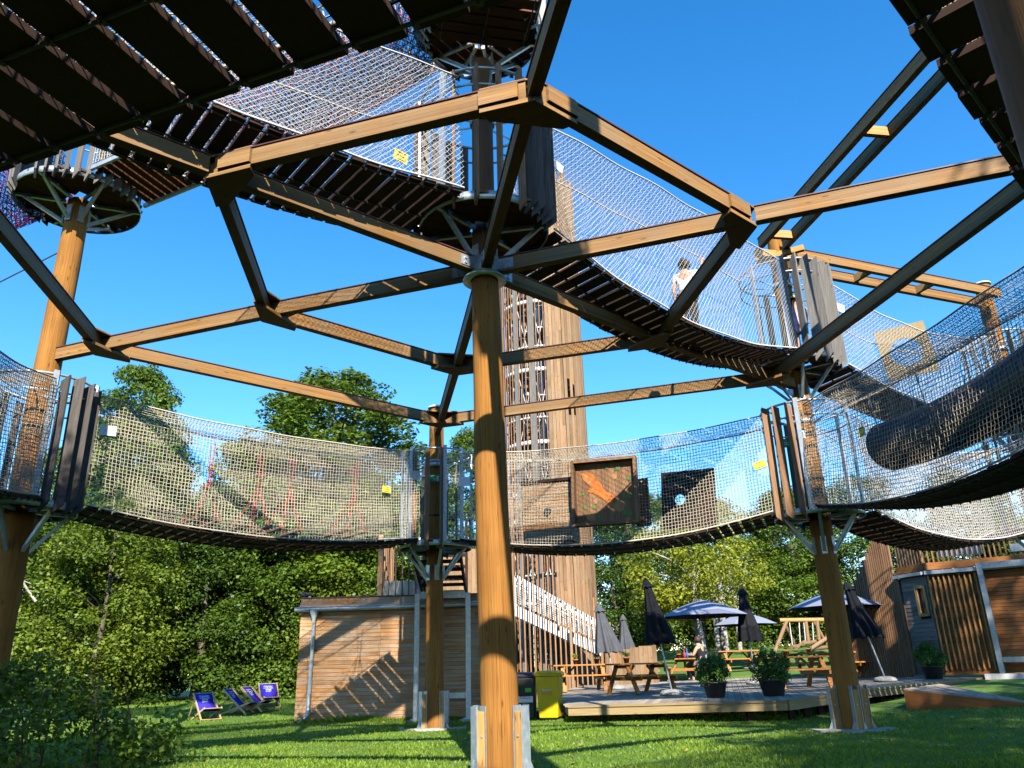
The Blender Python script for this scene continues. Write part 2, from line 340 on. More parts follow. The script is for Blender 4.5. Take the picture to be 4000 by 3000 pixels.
# grass blades
M['grass'] = leafmat('grass blades', (0.06, 0.14, 0.008), (0.20, 0.31, 0.025), 0.3)
def blades(n, x0, x1, y0, y1, hmin, hmax, keep=None):
    x = RNG.uniform(x0, x1, n); y = y0 + (y1 - y0) * RNG.random(n) ** 1.5
    k = np.abs(x) < 0.72 * y + 0.6
    if keep is not None: k &= keep(x, y)
    x, y = x[k], y[k]; n = len(x); cl = 0.5 + 0.5 * np.sin(x * 2.1 + np.sin(y * 1.7) * 2) * np.sin(y * 2.6 + x)
    h = (hmin + (hmax - hmin) * RNG.random(n)) * (0.6 + 0.7 * cl); wd = 0.006 + 0.006 * RNG.random(n); a = RNG.uniform(0, 6.28, n); ln = RNG.uniform(0.2, 0.8, n) * h; la = RNG.uniform(0, 6.28, n)
    z = ground(x, y) - 0.01; B = np.stack([x, y, z], 1); W = np.stack([np.cos(a) * wd, np.sin(a) * wd, 0 * x], 1)
    mid = B + np.stack([np.cos(la) * ln * .35, np.sin(la) * ln * .35, h * .6], 1); tip = B + np.stack([np.cos(la) * ln, np.sin(la) * ln, h], 1)
    V = np.stack([B - W, B + W, mid + W * .8, mid - W * .8, tip + W * .15, tip - W * .15], 1).reshape(-1, 3); q = (np.arange(n) * 6)[:, None]
    F = np.concatenate([q + np.array([[0, 1, 2, 3]]), q + np.array([[3, 2, 4, 5]])], 0)
    return V, F, np.repeat(np.clip(0.15 + 0.45 * RNG.random(n) + 0.35 * cl, 0, 1), 6)
off_deck = lambda x, y: ~((y > 18.6 - 0.1 * (x - 1.15)) & (x > 1.0) & (y < 40)) | (y < 18.2)
V, F, A_ = blades(300000, -13, 13, 8.6, 30, 0.02, 0.055, off_deck)
tag(np_mesh('grass', V, F, M['grass'], attr=A_, local=True), 'short mown grass blades covering the lawn', 'grass', kind='stuff')
def tall(x, y): return ((np.abs(y - (18.75 - 0.09 * (x - 1.15))) < 0.22) & (x > 1) & (x < 6.2)) | ((np.abs(y - 20.2) < 0.25) & (x > -5.4) & (x < -1)) | ((np.hypot(x + 1.79, y - 17.47) < 0.6) & (y > 17.3)) | ((np.hypot(x - 5.73, y - 14.8) < 0.55) & (y > 14.8))
V, F, A_ = blades(200000, -6, 7, 13.5, 21, 0.05, 0.16, tall)
tag(np_mesh('tall_grass', V, F, M['grass'], attr=A_, local=True), 'longer uncut grass along the deck, shed and post feet', 'grass', kind='stuff')

# ------------------------------------------------------------------ the rope course
PHI = R(100.5); O = Vector((-0.34, 9.63, 0)); LZ = 6.3
ANG = {k: PHI - i * math.pi / 3 for i, k in enumerate('KECBAH')}
def rad(k, r): return Vector((O.x + r * math.cos(ANG[k]), O.y + r * math.sin(ANG[k]), 0))
POST = {k: rad(k, 7.98) for k in 'KECBAH'}
POST['B'] = Vector((1.46, 1.55, 0)); POST['K'] = Vector((-1.79, 17.47, 0)); POST['E'] = Vector((5.73, 14.8, 0)); POST['H'] = Vector((-7.85, 12.29, 0)); POST['C'] = Vector((7.35, 6.75, 0)); POST['A'] = Vector((-6.5, 4.45, 0))
POST['X'] = Vector((11.7, 17.5, 0)); POST['O'] = O.copy()
inner = {'K': (-1.0, 13.25), 'E': (2.47, 12.18), 'C': (3.0, 8.45), 'B': (0.27, 6.11), 'A': (-3.18, 7.18), 'H': (-3.7, 10.77)}
outer = {'K': (-1.59, 16.47), 'E': (5.05, 14.26), 'H': (-6.81, 11.9)}
IN = {k: Vector((*v, LZ)) for k, v in inner.items()}
OUT = {k: Vector((*outer[k], LZ)) if k in outer else rad(k, 6.94) + Vector((0, 0, LZ)) for k in 'KECBAH'}

# posts: tapered logs, with foot brackets
def log_post(k, label, z1, r0, r1, base=None, lean=(0, 0), mat='log', bands=(), cap=False, foot=True):
    p = POST[k] + Vector((*lean, 0)); z0 = float(ground(p.x, p.y)) if base is None else base
    t = thing('log_post', label, 'post', (p.x, p.y, z0), group='log posts of the rope course')
    mb = MB(); n = 14; pts = []
    for i in range(n + 1):
        f = i / n; q = POST[k].lerp(p, 1 - f); pts.append((q.x + 0.006 * math.sin(f * 9), q.y + 0.006 * math.cos(f * 7), z0 - 0.15 + (z1 - z0 + 0.15) * f))
    mb.tube(pts, [r0 + (r1 - r0) * i / n + 0.003 * math.sin(i * 1.7) for i in range(n + 1)], 28); mb.build('shaft', M[mat], t)
    if cap:
        mb = MB(); mb.lathe((POST[k].x, POST[k].y, z1), [(0.001, 0.07), (r1 * .8, 0.065), (r1 + 0.035, 0.03), (r1 + 0.035, 0.0), (r1, 0.0)], 24); mb.build('cap', M['white_steel'], t)
    if foot:
        for j in range(4):
            a = R({'O': -148, 'K': -145, 'E': -88}.get(k, 20)) + j * math.pi / 2 + (R(22) * (j % 2) if k in 'OK' else 0); d = Vector((math.cos(a), math.sin(a), 0)); s_ = Vector((-d.y, d.x, 0)); h = 0.72
            c = Vector((p.x, p.y, z0)) + d * (r0 + 0.06); mb = MB()
            if abs(math.sin(a)) < .85: d, s_ = s_, d                     # steel cheeks sit on the sides, the wood shows between them
            if d.y > 0 and abs(d.y) > .5: d = -d
            mb.box(c + Vector((0, 0, h / 2 - .05)), d * 0.062, s_ * 0.05, (0, 0, h / 2), taper=.97)
            blk = mb.build('foot_block', M['batten'], t, bevel=0.008)
            mb = MB()
            for sg in (-1, 1):
                mb.box(c + s_ * sg * 0.057 + Vector((0, 0, h / 2 - .03)), d * 0.066, s_ * 0.005, (0, 0, h / 2 + .035))
                mb.prism([c + s_ * sg * .063 + Vector((0, 0, .2)), c + s_ * sg * .16 + Vector((0, 0, -.01)), c + s_ * sg * .063 + Vector((0, 0, -.01))], d * .012)
            mb.tube([c + d * .06 + Vector((0, 0, .42)), c + d * .072 + Vector((0, 0, .42))], .014, 8)
            mb.build('foot_bracket', M['steel'], blk)
        if k in 'KE':
            mb = MB()
            for j, (dx, dy, sx, sy) in enumerate(((-.42, -.1, .28, .2), (.4, -.05, .26, .22), (0, -.42, .3, .18))):
                mb.box((p.x + dx, p.y + dy, z0 + .0), (sx, .03, 0), (-.02, sy, 0), (0, 0, .035))
            mb.build('footing_slab', M['concrete'], t)
    for (zb, rb) in bands:
        mb = MB(); mb.lathe((POST[k].x, POST[k].y, zb), [(rb, 0), (rb + .012, 0), (rb + .012, .04), (rb, .04)], 28); mb.build('band', M['dark_steel'], t)
    return t
pO = log_post('O', 'golden log post in the middle of the picture carrying the timber roof frame', 6.2, 0.226, 0.186, 0.0, lean=(0.11, -0.02))
mb = MB(); q = POST['O']
mb.lathe((q.x, q.y, 6.12), [(0.19, 0), (0.30, 0), (0.30, .025), (0.19, .025)], 36); mb.lathe((q.x, q.y, 6.145), [(0.215, 0), (0.225, 0), (0.225, .28), (0.215, .28), (0.215, 0)], 36)
mb.build('collar', M['steel'], pO)
for k in 'KECBAH':
    d = (IN[k] - Vector((q.x, q.y, LZ))).normalized(); s_ = Vector((-d.y, d.x, 0)); mb = MB()
    for sg in (-1, 1):
        c = Vector((q.x, q.y, LZ)) + d * .33 + s_ * sg * .068; mb.box(c, d * .12, s_ * .006, (0, 0, .075))
        for ux in (-.04, .05):
            for uz in (-.035, .035): mb.tube([c + d * ux + Vector((0, 0, uz)), c + d * ux + Vector((0, 0, uz)) + s_ * sg * .022], .02, 10)
    mb.build('bolted_plate', M['steel'], pO)
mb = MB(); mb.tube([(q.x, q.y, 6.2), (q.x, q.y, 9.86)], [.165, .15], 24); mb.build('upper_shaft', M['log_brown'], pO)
log_post('H', 'golden log post at the left edge rising to a round platform in the sky', 9.36, 0.235, 0.19, cap=False)
log_post('K', 'golden log post standing before the boarded shed', 6.9, 0.2, 0.165, cap=True, bands=((4.35, .18),))
log_post('E', 'brown log post in front of the picnic deck, with bent foot brackets', 9.9, 0.215, 0.165, bands=((4.35, .195), (5.2, .19)))
log_post('C', 'log post beyond the right edge holding the end of the pipe bridge', 9.5, 0.2, 0.17, 0)
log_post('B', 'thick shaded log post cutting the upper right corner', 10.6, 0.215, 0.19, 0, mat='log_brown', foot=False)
log_post('A', 'log post beyond the left edge holding the dark overhead bridge', 9.5, 0.2, 0.17, 0, foot=False)
log_post('X', 'far log post with a white cap at the right edge', 9.75, 0.2, 0.17, cap=True)

# timber lattice: beams with flashing, gusset plates under the joints
lat = thing('timber_roof_frame', 'honeycomb of pale timber beams joined high around the central log post', 'timber frame', (O.x, O.y, LZ))
def beam(a, b, parent, wd=.125, ht=.2, cap=True, trim=(0, 0)):
    a, b = Vector(a), Vector(b); d = (b - a).normalized(); a = a + d * trim[0]; b = b - d * trim[1]
    mb = MB(); mb.bar(a, b, wd, ht); o = mb.build('beam', M['beam'], parent, bevel=0.004)
    if cap:
        mb = MB(); up = Vector((0, 0, ht / 2 + .009)); mb.bar(a + up, b + up, wd + .03, .014); mb.build('flashing', M['cap'], o)
    return o
def gusset(n, dirs, parent):
    n = Vector(n); d1, d2 = dirs; s1, s2 = Vector((-d1.y, d1.x, 0)), Vector((-d2.y, d2.x, 0)); mid = (d1 + d2).normalized()
    if s1.dot(mid) < 0: s1 = -s1
    if s2.dot(mid) < 0: s2 = -s2
    for z, th in ((-.103, -.05), (.103, .03)):
        poly = [n - mid * .08, n + d1 * .52 - s1 * .075, n + d1 * .47 + s1 * .075, n + d2 * .47 + s2 * .075, n + d2 * .52 - s2 * .075]
        mb = MB(); mb.prism([p + Vector((0, 0, z)) for p in poly], (0, 0, th)); mb.build('gusset_plate', M['beam'], parent, bevel=0.004)
    for d, s_ in ((d1, s1), (d2, s2)):
        mb = MB()
        mb.bar(n + d * .12 - s_ * .082, n + d * .52 - s_ * .082, .036, .17); mb.build('splice', M['beam'], parent)
ks = 'KECBAH'
for i, k in enumerate(ks):
    k2, k0 = ks[(i + 1) % 6], ks[i - 1]
    beam(Vector((O.x, O.y, LZ)), IN[k], lat, trim=(.24, .0))
    beam(IN[k], OUT[k], lat, trim=(.07, .07)); pe = Vector((POST[k].x, POST[k].y, LZ)); beam(OUT[k], pe, lat, trim=(.07, .2))
    beam(IN[k], IN[k2], lat, trim=(.05, .05)); beam(OUT[k], OUT[k2], lat, trim=(.05, .05))
    for N_ in (IN, OUT): gusset(N_[k], [(N_[k0] - N_[k]).normalized(), (N_[k2] - N_[k]).normalized()], lat)
# paired girders at the top of the right post
def girder(a, b, label, n):
    a, b = Vector(a), Vector(b); t = thing('paired_girder', label, 'timber girder', a, group='paired timber girders'); d = (b - a).normalized(); s_ = Vector((-d.y, d.x, 0)).normalized() * .27
    beam(a + s_, b + s_, t, .11, .2); beam(a - s_, b - s_, t, .11, .2)
    for i in range(n): 
        c = a.lerp(b, (i + .12) / (n - .76)); mb = MB(); mb.bar(c - s_ * .8, c + s_ * .8, .09, .17); mb.build('cross_piece', M['batten'], t)
girder((5.55, 14.5, 9.35), (6.75, 7.2, 9.35), 'paired timber girder climbing to the dark planks at the upper right', 3)
girder((6.0, 15.0, 9.25), (11.6, 17.2, 9.25), 'paired timber girder running from the right post to the white-capped post', 4)
mb = MB(); mb.bar((5.2, 14.6, 9.22), (6.2, 14.85, 9.22), .12, .16); mb.bar((5.3, 14.9, 9.2), (6.15, 14.4, 9.2), .1, .12)
tag(mb.build('cross_beam', M['batten']), 'short crossed timbers under the two paired girders', 'beam')

# platforms
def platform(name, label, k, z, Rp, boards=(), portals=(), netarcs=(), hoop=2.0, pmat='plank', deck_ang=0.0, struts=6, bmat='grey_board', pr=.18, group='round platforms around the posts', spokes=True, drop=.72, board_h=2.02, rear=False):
    p = POST[k]; t = thing(name, label, 'platform', (p.x, p.y, z), group=group)
    mb = MB(); a = deck_ang; u = Vector((math.cos(a), math.sin(a), 0)); v = Vector((-u.y, u.x, 0)); y = -Rp + .09
    while y < Rp:
        h = math.sqrt(max(Rp * Rp - y * y, 0.01))
        segs_ = [(-h, h)] if abs(y) > pr + .08 else [(-h, -math.sqrt(max((pr + .02) ** 2 - max(0, abs(y) - .078) ** 2, 0))), (math.sqrt(max((pr + .02) ** 2 - max(0, abs(y) - .078) ** 2, 0)), h)]
        for (q0, q1) in segs_: mb.bar(Vector((p.x, p.y, z - .03)) + v * y + u * q0, Vector((p.x, p.y, z - .03)) + v * y + u * q1, .155, .045)
        y += .175
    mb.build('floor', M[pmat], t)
    mb = MB(); mb.lathe((p.x, p.y, z), [(Rp, -.12), (Rp + .015, -.12), (Rp + .015, .0), (Rp, .0), (Rp, -.12)], 40); mb.build('rim', M['steel'], t)
    for j in range(struts):
        q = deck_ang + math.pi / 6 + j * 2 * math.pi / struts; d = Vector((math.cos(q), math.sin(q), 0))
        if rear and d.y < .05: continue
        c = Vector((p.x, p.y, z)); mb = MB()
        mb.bar(c + d * (pr + .03) + Vector((0, 0, -drop)), c + d * (Rp * .88) + Vector((0, 0, -.1)), .055, .055); mb.bar(c + d * (pr + .02) + Vector((0, 0, -.09)), c + d * Rp + Vector((0, 0, -.09)), .05, .06)
        mb.box(c + d * (pr + .015) + Vector((0, 0, -drop + .1)), d * .012, Vector((-d.y, d.x, 0)) * .05, (0, 0, .16)); mb.build('strut', M['steel'], t)
    for item in boards:
        a0, a1, n = item[:3]; wd = item[3] if len(item) > 3 else .12; bm_ = item[4] if len(item) > 4 else bmat
        for j in range(n):
            q = R(a0 + (a1 - a0) * (j / max(n - 1, 1))); d = Vector((math.cos(q), math.sin(q), 0)); tw = R(random.uniform(45, 75)); s_ = Vector((-d.y, d.x, 0)); e = d * math.sin(tw) + s_ * math.cos(tw) * (-1 if (a0 + a1) / 2 < -90 else 1)
            c = Vector((p.x, p.y, z)) + d * (Rp + .05); zt = board_h + random.uniform(-.06, .06); mb = MB(); zb = -.22
            nrm = Vector((-e.y, e.x, 0)) * .034
            mb.prism([c - nrm / 2 + e * (-wd / 2) + Vector((0, 0, zb)), c - nrm / 2 + e * (wd / 2) + Vector((0, 0, zb + wd * .9)), c - nrm / 2 + e * (wd / 2) + Vector((0, 0, zt)), c - nrm / 2 + e * (-wd / 2) + Vector((0, 0, zt - wd * .5))], nrm)
            mb.build('board', M[bm_], t)
    if hoop:
        mb = MB(); c = Vector((p.x, p.y, z + hoop)); ring = [c + Vector((math.cos(q), math.sin(q), 0)) * (Rp + .01) for q in np.linspace(0, 2 * math.pi, 33)]
        mb.tube(ring, .022, 6, cap=False); 
        ring = [c + Vector((math.cos(q), math.sin(q), 0)) * (Rp + .01) - Vector((0, 0, .28)) for q in np.linspace(0, 2 * math.pi, 33)]; mb.tube(ring, .016, 6, cap=False)
        if spokes:
            for j in range(8):
                q = j * math.pi / 4 + .2; d = Vector((math.cos(q), math.sin(q), 0)); mb.tube([c + d * (Rp + .01), c + d * (pr + .02) + Vector((0, 0, -.22))], .014, 5)
        mb.lathe((p.x, p.y, z + hoop - .26), [(pr + .015, 0), (pr + .03, 0), (pr + .03, .09), (pr + .015, .09)], 24)
        mb.build('hoop', M['steel'], t)
    for q in portals:
        q = R(q); d = Vector((math.cos(q), math.sin(q), 0)); c = Vector((p.x, p.y, z)) + d * (Rp + .03); mb = MB()
        mb.box(c + Vector((0, 0, (hoop or 2) / 2)), d * .022, Vector((-d.y, d.x, 0)) * .04, (0, 0, (hoop or 2) / 2 + .06)); mb.build('portal_post', M['steel'], t)
    for (a0, a1, mname) in netarcs:
        n = max(3, int(abs(R(a1 - a0)) * Rp / .06)); nz = int(1.95 / .06); qs = np.linspace(R(a0), R(a1), n)
        G = np.stack([np.stack([p.x + (Rp + .02) * np.cos(qs)] * nz, 1), np.stack([p.y + (Rp + .02) * np.sin(qs)] * nz, 1), np.stack([np.linspace(z, z + 1.95, nz)] * n, 0)], 2)
        net('net', G, M[mname], t)
    return t
ZL = 3.74; ZU = 6.98
def deg(a, b): v = POST[b] - POST[a]; return math.degrees(math.atan2(v.y, v.x))
platform('round_platform', 'low round platform on the post in front of the shed', 'K', ZL, .78, boards=[(-118, -76, 3, .1, 'brown_board'), (60, 115, 4, .14)], portals=(-150, -125, -70, -40, 150, 10), netarcs=[(-70, -40, 'net'), (-150, -125, 'net')], deck_ang=.3)
platform('round_platform', 'low round platform at the left edge with dark boards beside a net', 'H', ZL, .8, boards=[(-38, 6, 4, .17, 'shaded_board'), (110, 230, 8, .12)], portals=(-48, 12, -120), netarcs=[(-120, -48, 'net_grey')], deck_ang=1.2, bmat='shaded_board')
platform('round_platform', 'low round platform on the right post with three brown boards', 'E', ZL, .8, boards=[(-163, -128, 3, .14, 'brown_board'), (60, 110, 4, .13, 'grey_board')], portals=(-172, -118, -40, 20), netarcs=[(-118, -95, 'net')], deck_ang=.7)
platform('round_platform', 'low round platform beyond the right edge at the far end of the pipe', 'C', ZL, .8, deck_ang=.2)
platform('round_platform', 'low round platform around the near shaded post overhead', 'B', ZL, .72, deck_ang=.2, hoop=0)
platform('round_platform', 'low round platform beyond the left edge at the end of the dark planks', 'A', ZL, .8, deck_ang=.2)
platform('round_platform', 'low round platform on the white-capped far post', 'X', ZL, .8, boards=[(180, 240, 4, .13)], deck_ang=.4)
platform('round_platform', 'middle round platform above the collar of the central post with brown and grey slats', 'O', ZU, .9, boards=[(-112, -55, 4, .1, 'brown_board'), (-46, -12, 5, .19, 'shaded_board'), (110, 190, 6, .13)], portals=(-124, -172), hoop=2.0, pr=.16, pmat='plank_red', deck_ang=.35, drop=.62)
platform('round_platform', 'upper round platform on the right post with six tall grey boards', 'E', 6.72, .85, boards=[(-108, -22, 7, .17, 'grey_board'), (60, 110, 4, .13)], portals=(-112, -150), pmat='plank_red', deck_ang=.9, bmat='grey_board', pr=.17, board_h=2.05)
platform('round_platform', 'topmost round platform over the central post seen from straight below', 'O', 10.44, .88, boards=[(-32, 12, 4, .24, 'sunlit_board'), (168, 205, 4, .26, 'sunlit_board'), (60, 120, 4, .16)], hoop=0, pmat='plank_red', deck_ang=.9, pr=.15, drop=.62, struts=10, rear=True)
platform('round_platform', 'high round platform on the left post with its board ends hanging like teeth', 'H', 9.42, 1.02, boards=[(-100, -10, 11, .13), (150, 230, 10, .13, 'grey_board')], pmat='plank_red', deck_ang=.9, pr=.19, hoop=2.0, drop=.5, portals=(5, 75))
platform('round_platform', 'upper round platform on the white-capped far post', 'X', 6.22, .8, boards=[(180, 330, 9, .13, 'grey_board')], deck_ang=.4)
platform('round_platform', 'upper round platform beyond the left edge', 'A', 7.0, .8, deck_ang=.4)

# rope bridges
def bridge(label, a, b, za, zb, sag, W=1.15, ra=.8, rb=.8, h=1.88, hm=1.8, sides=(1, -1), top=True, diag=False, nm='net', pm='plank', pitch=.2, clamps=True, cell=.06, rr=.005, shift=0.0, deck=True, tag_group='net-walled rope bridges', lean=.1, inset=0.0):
    a, b = Vector(a), Vector(b); d = (b - a); Lg = d.length; d.normalize(); n = Vector((-d.y, d.x, 0))
    a = a + d * ra + n * shift; b = b - d * rb + n * shift; Lg = (b - a).length; a.z = b.z = 0
    f = lambda t: za + (zb - za) * t - 4 * sag * t * (1 - t)
    t = thing('rope_bridge', label, 'rope bridge', (a.x, a.y, za), group=tag_group)
    if deck:
        mb = MB(); N = int(Lg / pitch)
        for i in range(N):
            q = (i + .5) / N; c = a.lerp(b, q); dz = (f(q + .01) - f(q - .01)) / (.02 * Lg); dd = (d + Vector((0, 0, dz))).normalized(); up = n.cross(dd)
            if up.z < 0: up = -up
            yaw = random.uniform(-.012, .012)
            mb.box(Vector((c.x, c.y, f(q) - .022)), (n + d * yaw) * (W / 2 + random.uniform(-.01, .015)), dd * (pitch * .415), up * .022)
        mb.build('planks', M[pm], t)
        mb = MB(); cl = mb
        for off in (-.45, 0.0, .45):
            mb.tube([a.lerp(b, q) + n * off * W + Vector((0, 0, f(q) - .055)) for q in np.linspace(0, 1, 24)], .011, 6)
            for i in range(N):
                q = (i + .85) / N
                c = a.lerp(b, q) + n * off * W + Vector((0, 0, f(q) - .06)); cl.box(c, d * .014, n * .022, (0, 0, .01)); cl.box(c + n * .012 - Vector((0, 0, .018)), d * .006, n * .006, (0, 0, .014))
        mb.build('cable', M['dark_steel'], t)
    nu = max(4, int(Lg / cell)); nv = int(h / cell) + 1; us = np.linspace(0, 1, nu); vs = np.linspace(0, 1, nv)
    bow = 4 * us * (1 - us)
    def side(sg):
        hh = h + (hm - h) * bow; G = np.empty((nu, nv, 3))
        for j, v in enumerate(vs):
            o = sg * (W / 2 + .02 - inset - lean * v - .10 * bow * math.sin(v * math.pi) + .02 * np.sin(us * 23 + v * 5))
            G[:, j, 0] = a.x + (b.x - a.x) * us + n.x * o; G[:, j, 1] = a.y + (b.y - a.y) * us + n.y * o; G[:, j, 2] = f(us) + hh * v
        return G
    rope = MB(); G2 = []
    for sg in (1, -1):
        G = side(sg); G2.append(G)
        if sg in sides: net('side_net', G, M[nm], t, rr, diag)
        rope.tube([Vector(G[i, -1]) for i in range(0, nu, 3)], .013, 6); rope.tube([Vector(G[i, 0]) + Vector((0, 0, .01)) for i in range(0, nu, 3)], .015, 6)
    rope.build('edge_rope', M[nm], t)
    if top:
        k = int((W - 2 * lean) / cell) + 2; T = np.stack([G2[0][:, -1] * (1 - q) + G2[1][:, -1] * q for q in np.linspace(0, 1, k)], 1); T[:, :, 2] -= (.1 * np.sin(np.linspace(0, math.pi, k)))[None, :]
        net('top_net', T, M[nm], t, rr, diag)
    return t, a, b, d, n, f
br = {}
br['HK'] = bridge('low net bridge on the left hanging in front of the trees', POST['H'], POST['K'], ZL, ZL, .26, hm=2.0, rr=.0044)
br['KE'] = bridge('low net bridge over the picnic deck with picture panels inside', POST['K'], POST['E'], ZL, ZL, .36, hm=2.05, rr=.0044)
br['EC'] = bridge('low net bridge at the right edge wrapped around a black pipe', POST['E'], POST['C'], ZL, 3.9, .46, nm='net_grey', hm=2.25, rr=.005)
br['EX'] = bridge('low far net bridge sagging above the cabin at the right', POST['E'], POST['X'], ZL, ZL, .46, nm='net_white')
br['AH'] = bridge('low net bridge leaving the picture at the left edge', POST['A'], POST['H'], ZL, ZL, .3, nm='net_grey')
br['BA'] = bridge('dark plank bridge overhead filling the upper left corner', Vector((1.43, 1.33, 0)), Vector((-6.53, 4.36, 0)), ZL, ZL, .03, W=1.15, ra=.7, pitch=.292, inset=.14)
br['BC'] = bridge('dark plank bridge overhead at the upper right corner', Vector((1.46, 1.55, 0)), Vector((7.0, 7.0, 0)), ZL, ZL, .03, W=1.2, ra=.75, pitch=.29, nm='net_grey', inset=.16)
br['OA'] = bridge('middle net bridge rising from the central post to the upper left', POST['O'], POST['A'], ZU - .02, 7.0, .28, rr=.0031, cell=.042, diag=True, nm='net_white', shift=-.15, W=1.5)
br['OE'] = bridge('middle net bridge from the central post to the right post with a person walking', POST['O'], POST['E'], ZU - .02, 6.72, .5, rr=.0031, cell=.042, diag=True, nm='net_white', hm=2.45)
br['EX2'] = bridge('upper net bridge behind the right post with a holed board inside', POST['E'], POST['X'], 6.66, 6.2, .4, rr=.0031, cell=.042, diag=True, nm='net_white')
br['OB'] = bridge('topmost plank bridge running overhead from the central post', POST['O'], POST['B'], 10.33, 10.4, .05, ra=-.06, W=1.42, pm='plank_red', diag=True, nm='net_white', top=False)

# ------------------------------------------------------------------ things in and on the bridges
def hit(px, py, p, n):
    d = sight(px, py); t = ((Vector((p.x, p.y, 0)) - Vector((0, 0, 0))).dot(n)) / d.dot(n); return Vector((0, 0, CAM_H)) + d * t
def on_bridge(k, px, py, off):
    t, a, b, d, n, f = br[k]; nn = n if n.dot(-a) > 0 else -n
    return hit(px, py, a + nn * off, nn), d, nn
def sign(name, label, c, u, nrm, wd, ht, mat, bars=0, tilt=0.0, ink='ink'):
    u = Vector((u.x, u.y, 0)).normalized(); 
    if u.x < 0: u = -u
    up = Vector((0, 0, 1)); u, up = u * math.cos(tilt) + up * math.sin(tilt), up * math.cos(tilt) - u * math.sin(tilt); nrm = Vector(nrm).normalized()
    mb = MB(); mb.box(c, u * wd / 2, up * ht / 2, nrm * .004); o = mb.build(name, M[mat]); tag(o, label, 'sign')
    if bars:
        mb = MB()
        for i in range(bars):
            z = ht * (.32 - .64 * i / max(bars - 1, 1)); l = wd * random.uniform(.24, .38)
            mb.box(c + up * z + nrm * .006, u * l, up * ht * .035, nrm * .0015)
        q = mb.build('print', M[ink], None); mw = Vector(q.location); q.parent = o; q.location = mw - Vector(o.location)
    return o
for lab, key, x, y, wd, ht, mt_, bars, tl in (
    ('blank white board tied to the low left net near the dark boards', 'HK', 233, 930, .26, .17, 'white', 0, .05),
    ('small yellow notice tied to the low left net by the shed-side platform', 'HK', 835, 1057, .2, .14, 'yellow_sign', 3, 0),
    ('yellow notice on the middle bridge net left of the central post', 'OA', 866, 338, .2, .16, 'yellow_sign', 3, -.12),
    ('white board on the middle bridge net right of the central grey boards', 'OE', 1204, 358, .22, .14, 'white', 0, -.3),
    ('white board on the upper net just right of the tall grey boards', 'EX2', 1812, 664, .3, .18, 'white', 0, -.15),
    ('tilted yellow notice on the low net beside the three brown boards', 'KE', 1641, 1004, .24, .14, 'yellow_sign', 2, .28),
    ('yellow tag hanging on the net at the mouth of the black pipe', 'EC', 1862, 932, .15, .16, 'yellow_sign', 2, .1)):
    c, d, nn = on_bridge(key, x, y, .57); sign('notice_board', lab, c, d, nn, wd, ht, mt_, bars, tl)
c = at_y(895, 1027, 16.7); sign('notice_board', 'white board on a steel post left of the platform before the shed', c, Vector((1, 0, 0)), (0, -1, 0), .26, .2, 'white')
c = at_y(1003, 1040, 16.6); sign('notice_board', 'white board on a steel post between that platform and the central log post', c, Vector((1, 0, 0)), (0, -1, 0), .24, .2, 'white')
def exit_sign(label, c, u, nrm, wd, ht):
    o = sign('exit_sign', label, c, u, nrm, wd, ht, 'green_sign'); u = Vector(u).normalized(); nrm = Vector(nrm).normalized(); f = nrm * .007; up = Vector((0, 0, 1)); s_ = ht
    P = lambda a, b: c + u * a * s_ + up * b * s_ + f
    mb = MB()
    for (a, b) in (((-.25, .12), (-.12, -.12)), ((-.12, -.12), (.05, -.15)), ((.05, -.15), (.02, -.36)), ((-.12, -.12), (-.3, -.22)), ((-.3, -.22), (-.42, -.2)), ((-.22, .1), (-.02, .05)), ((-.25, .1), (-.42, .02))): mb.bar(P(*a), P(*b), .012, .004, up=nrm)
    mb.lathe(P(-.22, .27), [(.001, 0), (.022, 0.002), (.001, .003)], 10)
    mb.prism([P(.25, -.36), P(.5, -.36), P(.5, .36), P(.25, .36)], nrm * .002); mb.bar(P(.1, .02), P(.24, .02), .014, .004, up=nrm)
    q = mb.build('pictogram', M['white'], None); mw = Vector(q.location); q.parent = o; q.location = mw - Vector(o.location)
exit_sign('green running man exit sign on the log post in front of the shed', Vector((POST['K'].x, POST['K'].y - .19, at_y(941, 1034, 17.28).z)), Vector((1, 0, 0)), (0, -1, 0), .3, .16)
c = at_y(1702, 957, 14.3); exit_sign('green running man exit sign beside the brown boards of the right post', c, Vector((1, -.1, 0)), (-.1, -1, 0), .3, .17)
c = at_y(1730, 937, 14.56); sign('notice_board', 'grey-blue plate strapped to the right log post behind the net', c, Vector((1, 0, 0)), (-.2, -1, 0), .17, .2, 'steel')

# red rope swing steps inside the low left bridge
for i, (tt, lab) in enumerate(((.33, 'red rope swing step nearest the dark boards in the left net'), (.48, 'second red rope swing step from the dark boards'), (.58, 'third red rope swing step from the dark boards'), (.80, 'red rope swing step nearest the shed-side platform'))):
    t, a, b, d, n, f = br['HK']; c = a.lerp(b, tt); z = f(tt); r = thing('swing_step', lab, 'rope step', (c.x, c.y, z + .2), group='red rope swing steps')
    mb = MB(); ap = Vector((c.x, c.y, z + 1.0))
    for sg in (-1, 1):
        q = Vector((c.x, c.y, z + .22)) + n * sg * .38; mb.tube([q + d * .08, ap + n * sg * .05], .008, 6); mb.tube([q - d * .32, ap + n * sg * .05], .008, 6); mb.tube([ap + n * sg * .05, Vector((c.x, c.y, z + 1.72)) + n * sg * .12], .009, 6)
    mb.build('rope', M['rope_red'], r)
    mb = MB(); q = Vector((c.x, c.y, z + .22)); mb.tube([q - d * .32 - n * .5, q - d * .32 + n * .5], .035, 8); mb.tube([q + d * .08 - n * .5, q + d * .08 + n * .5], .035, 8); mb.build('rung', M['brown_board'], r)

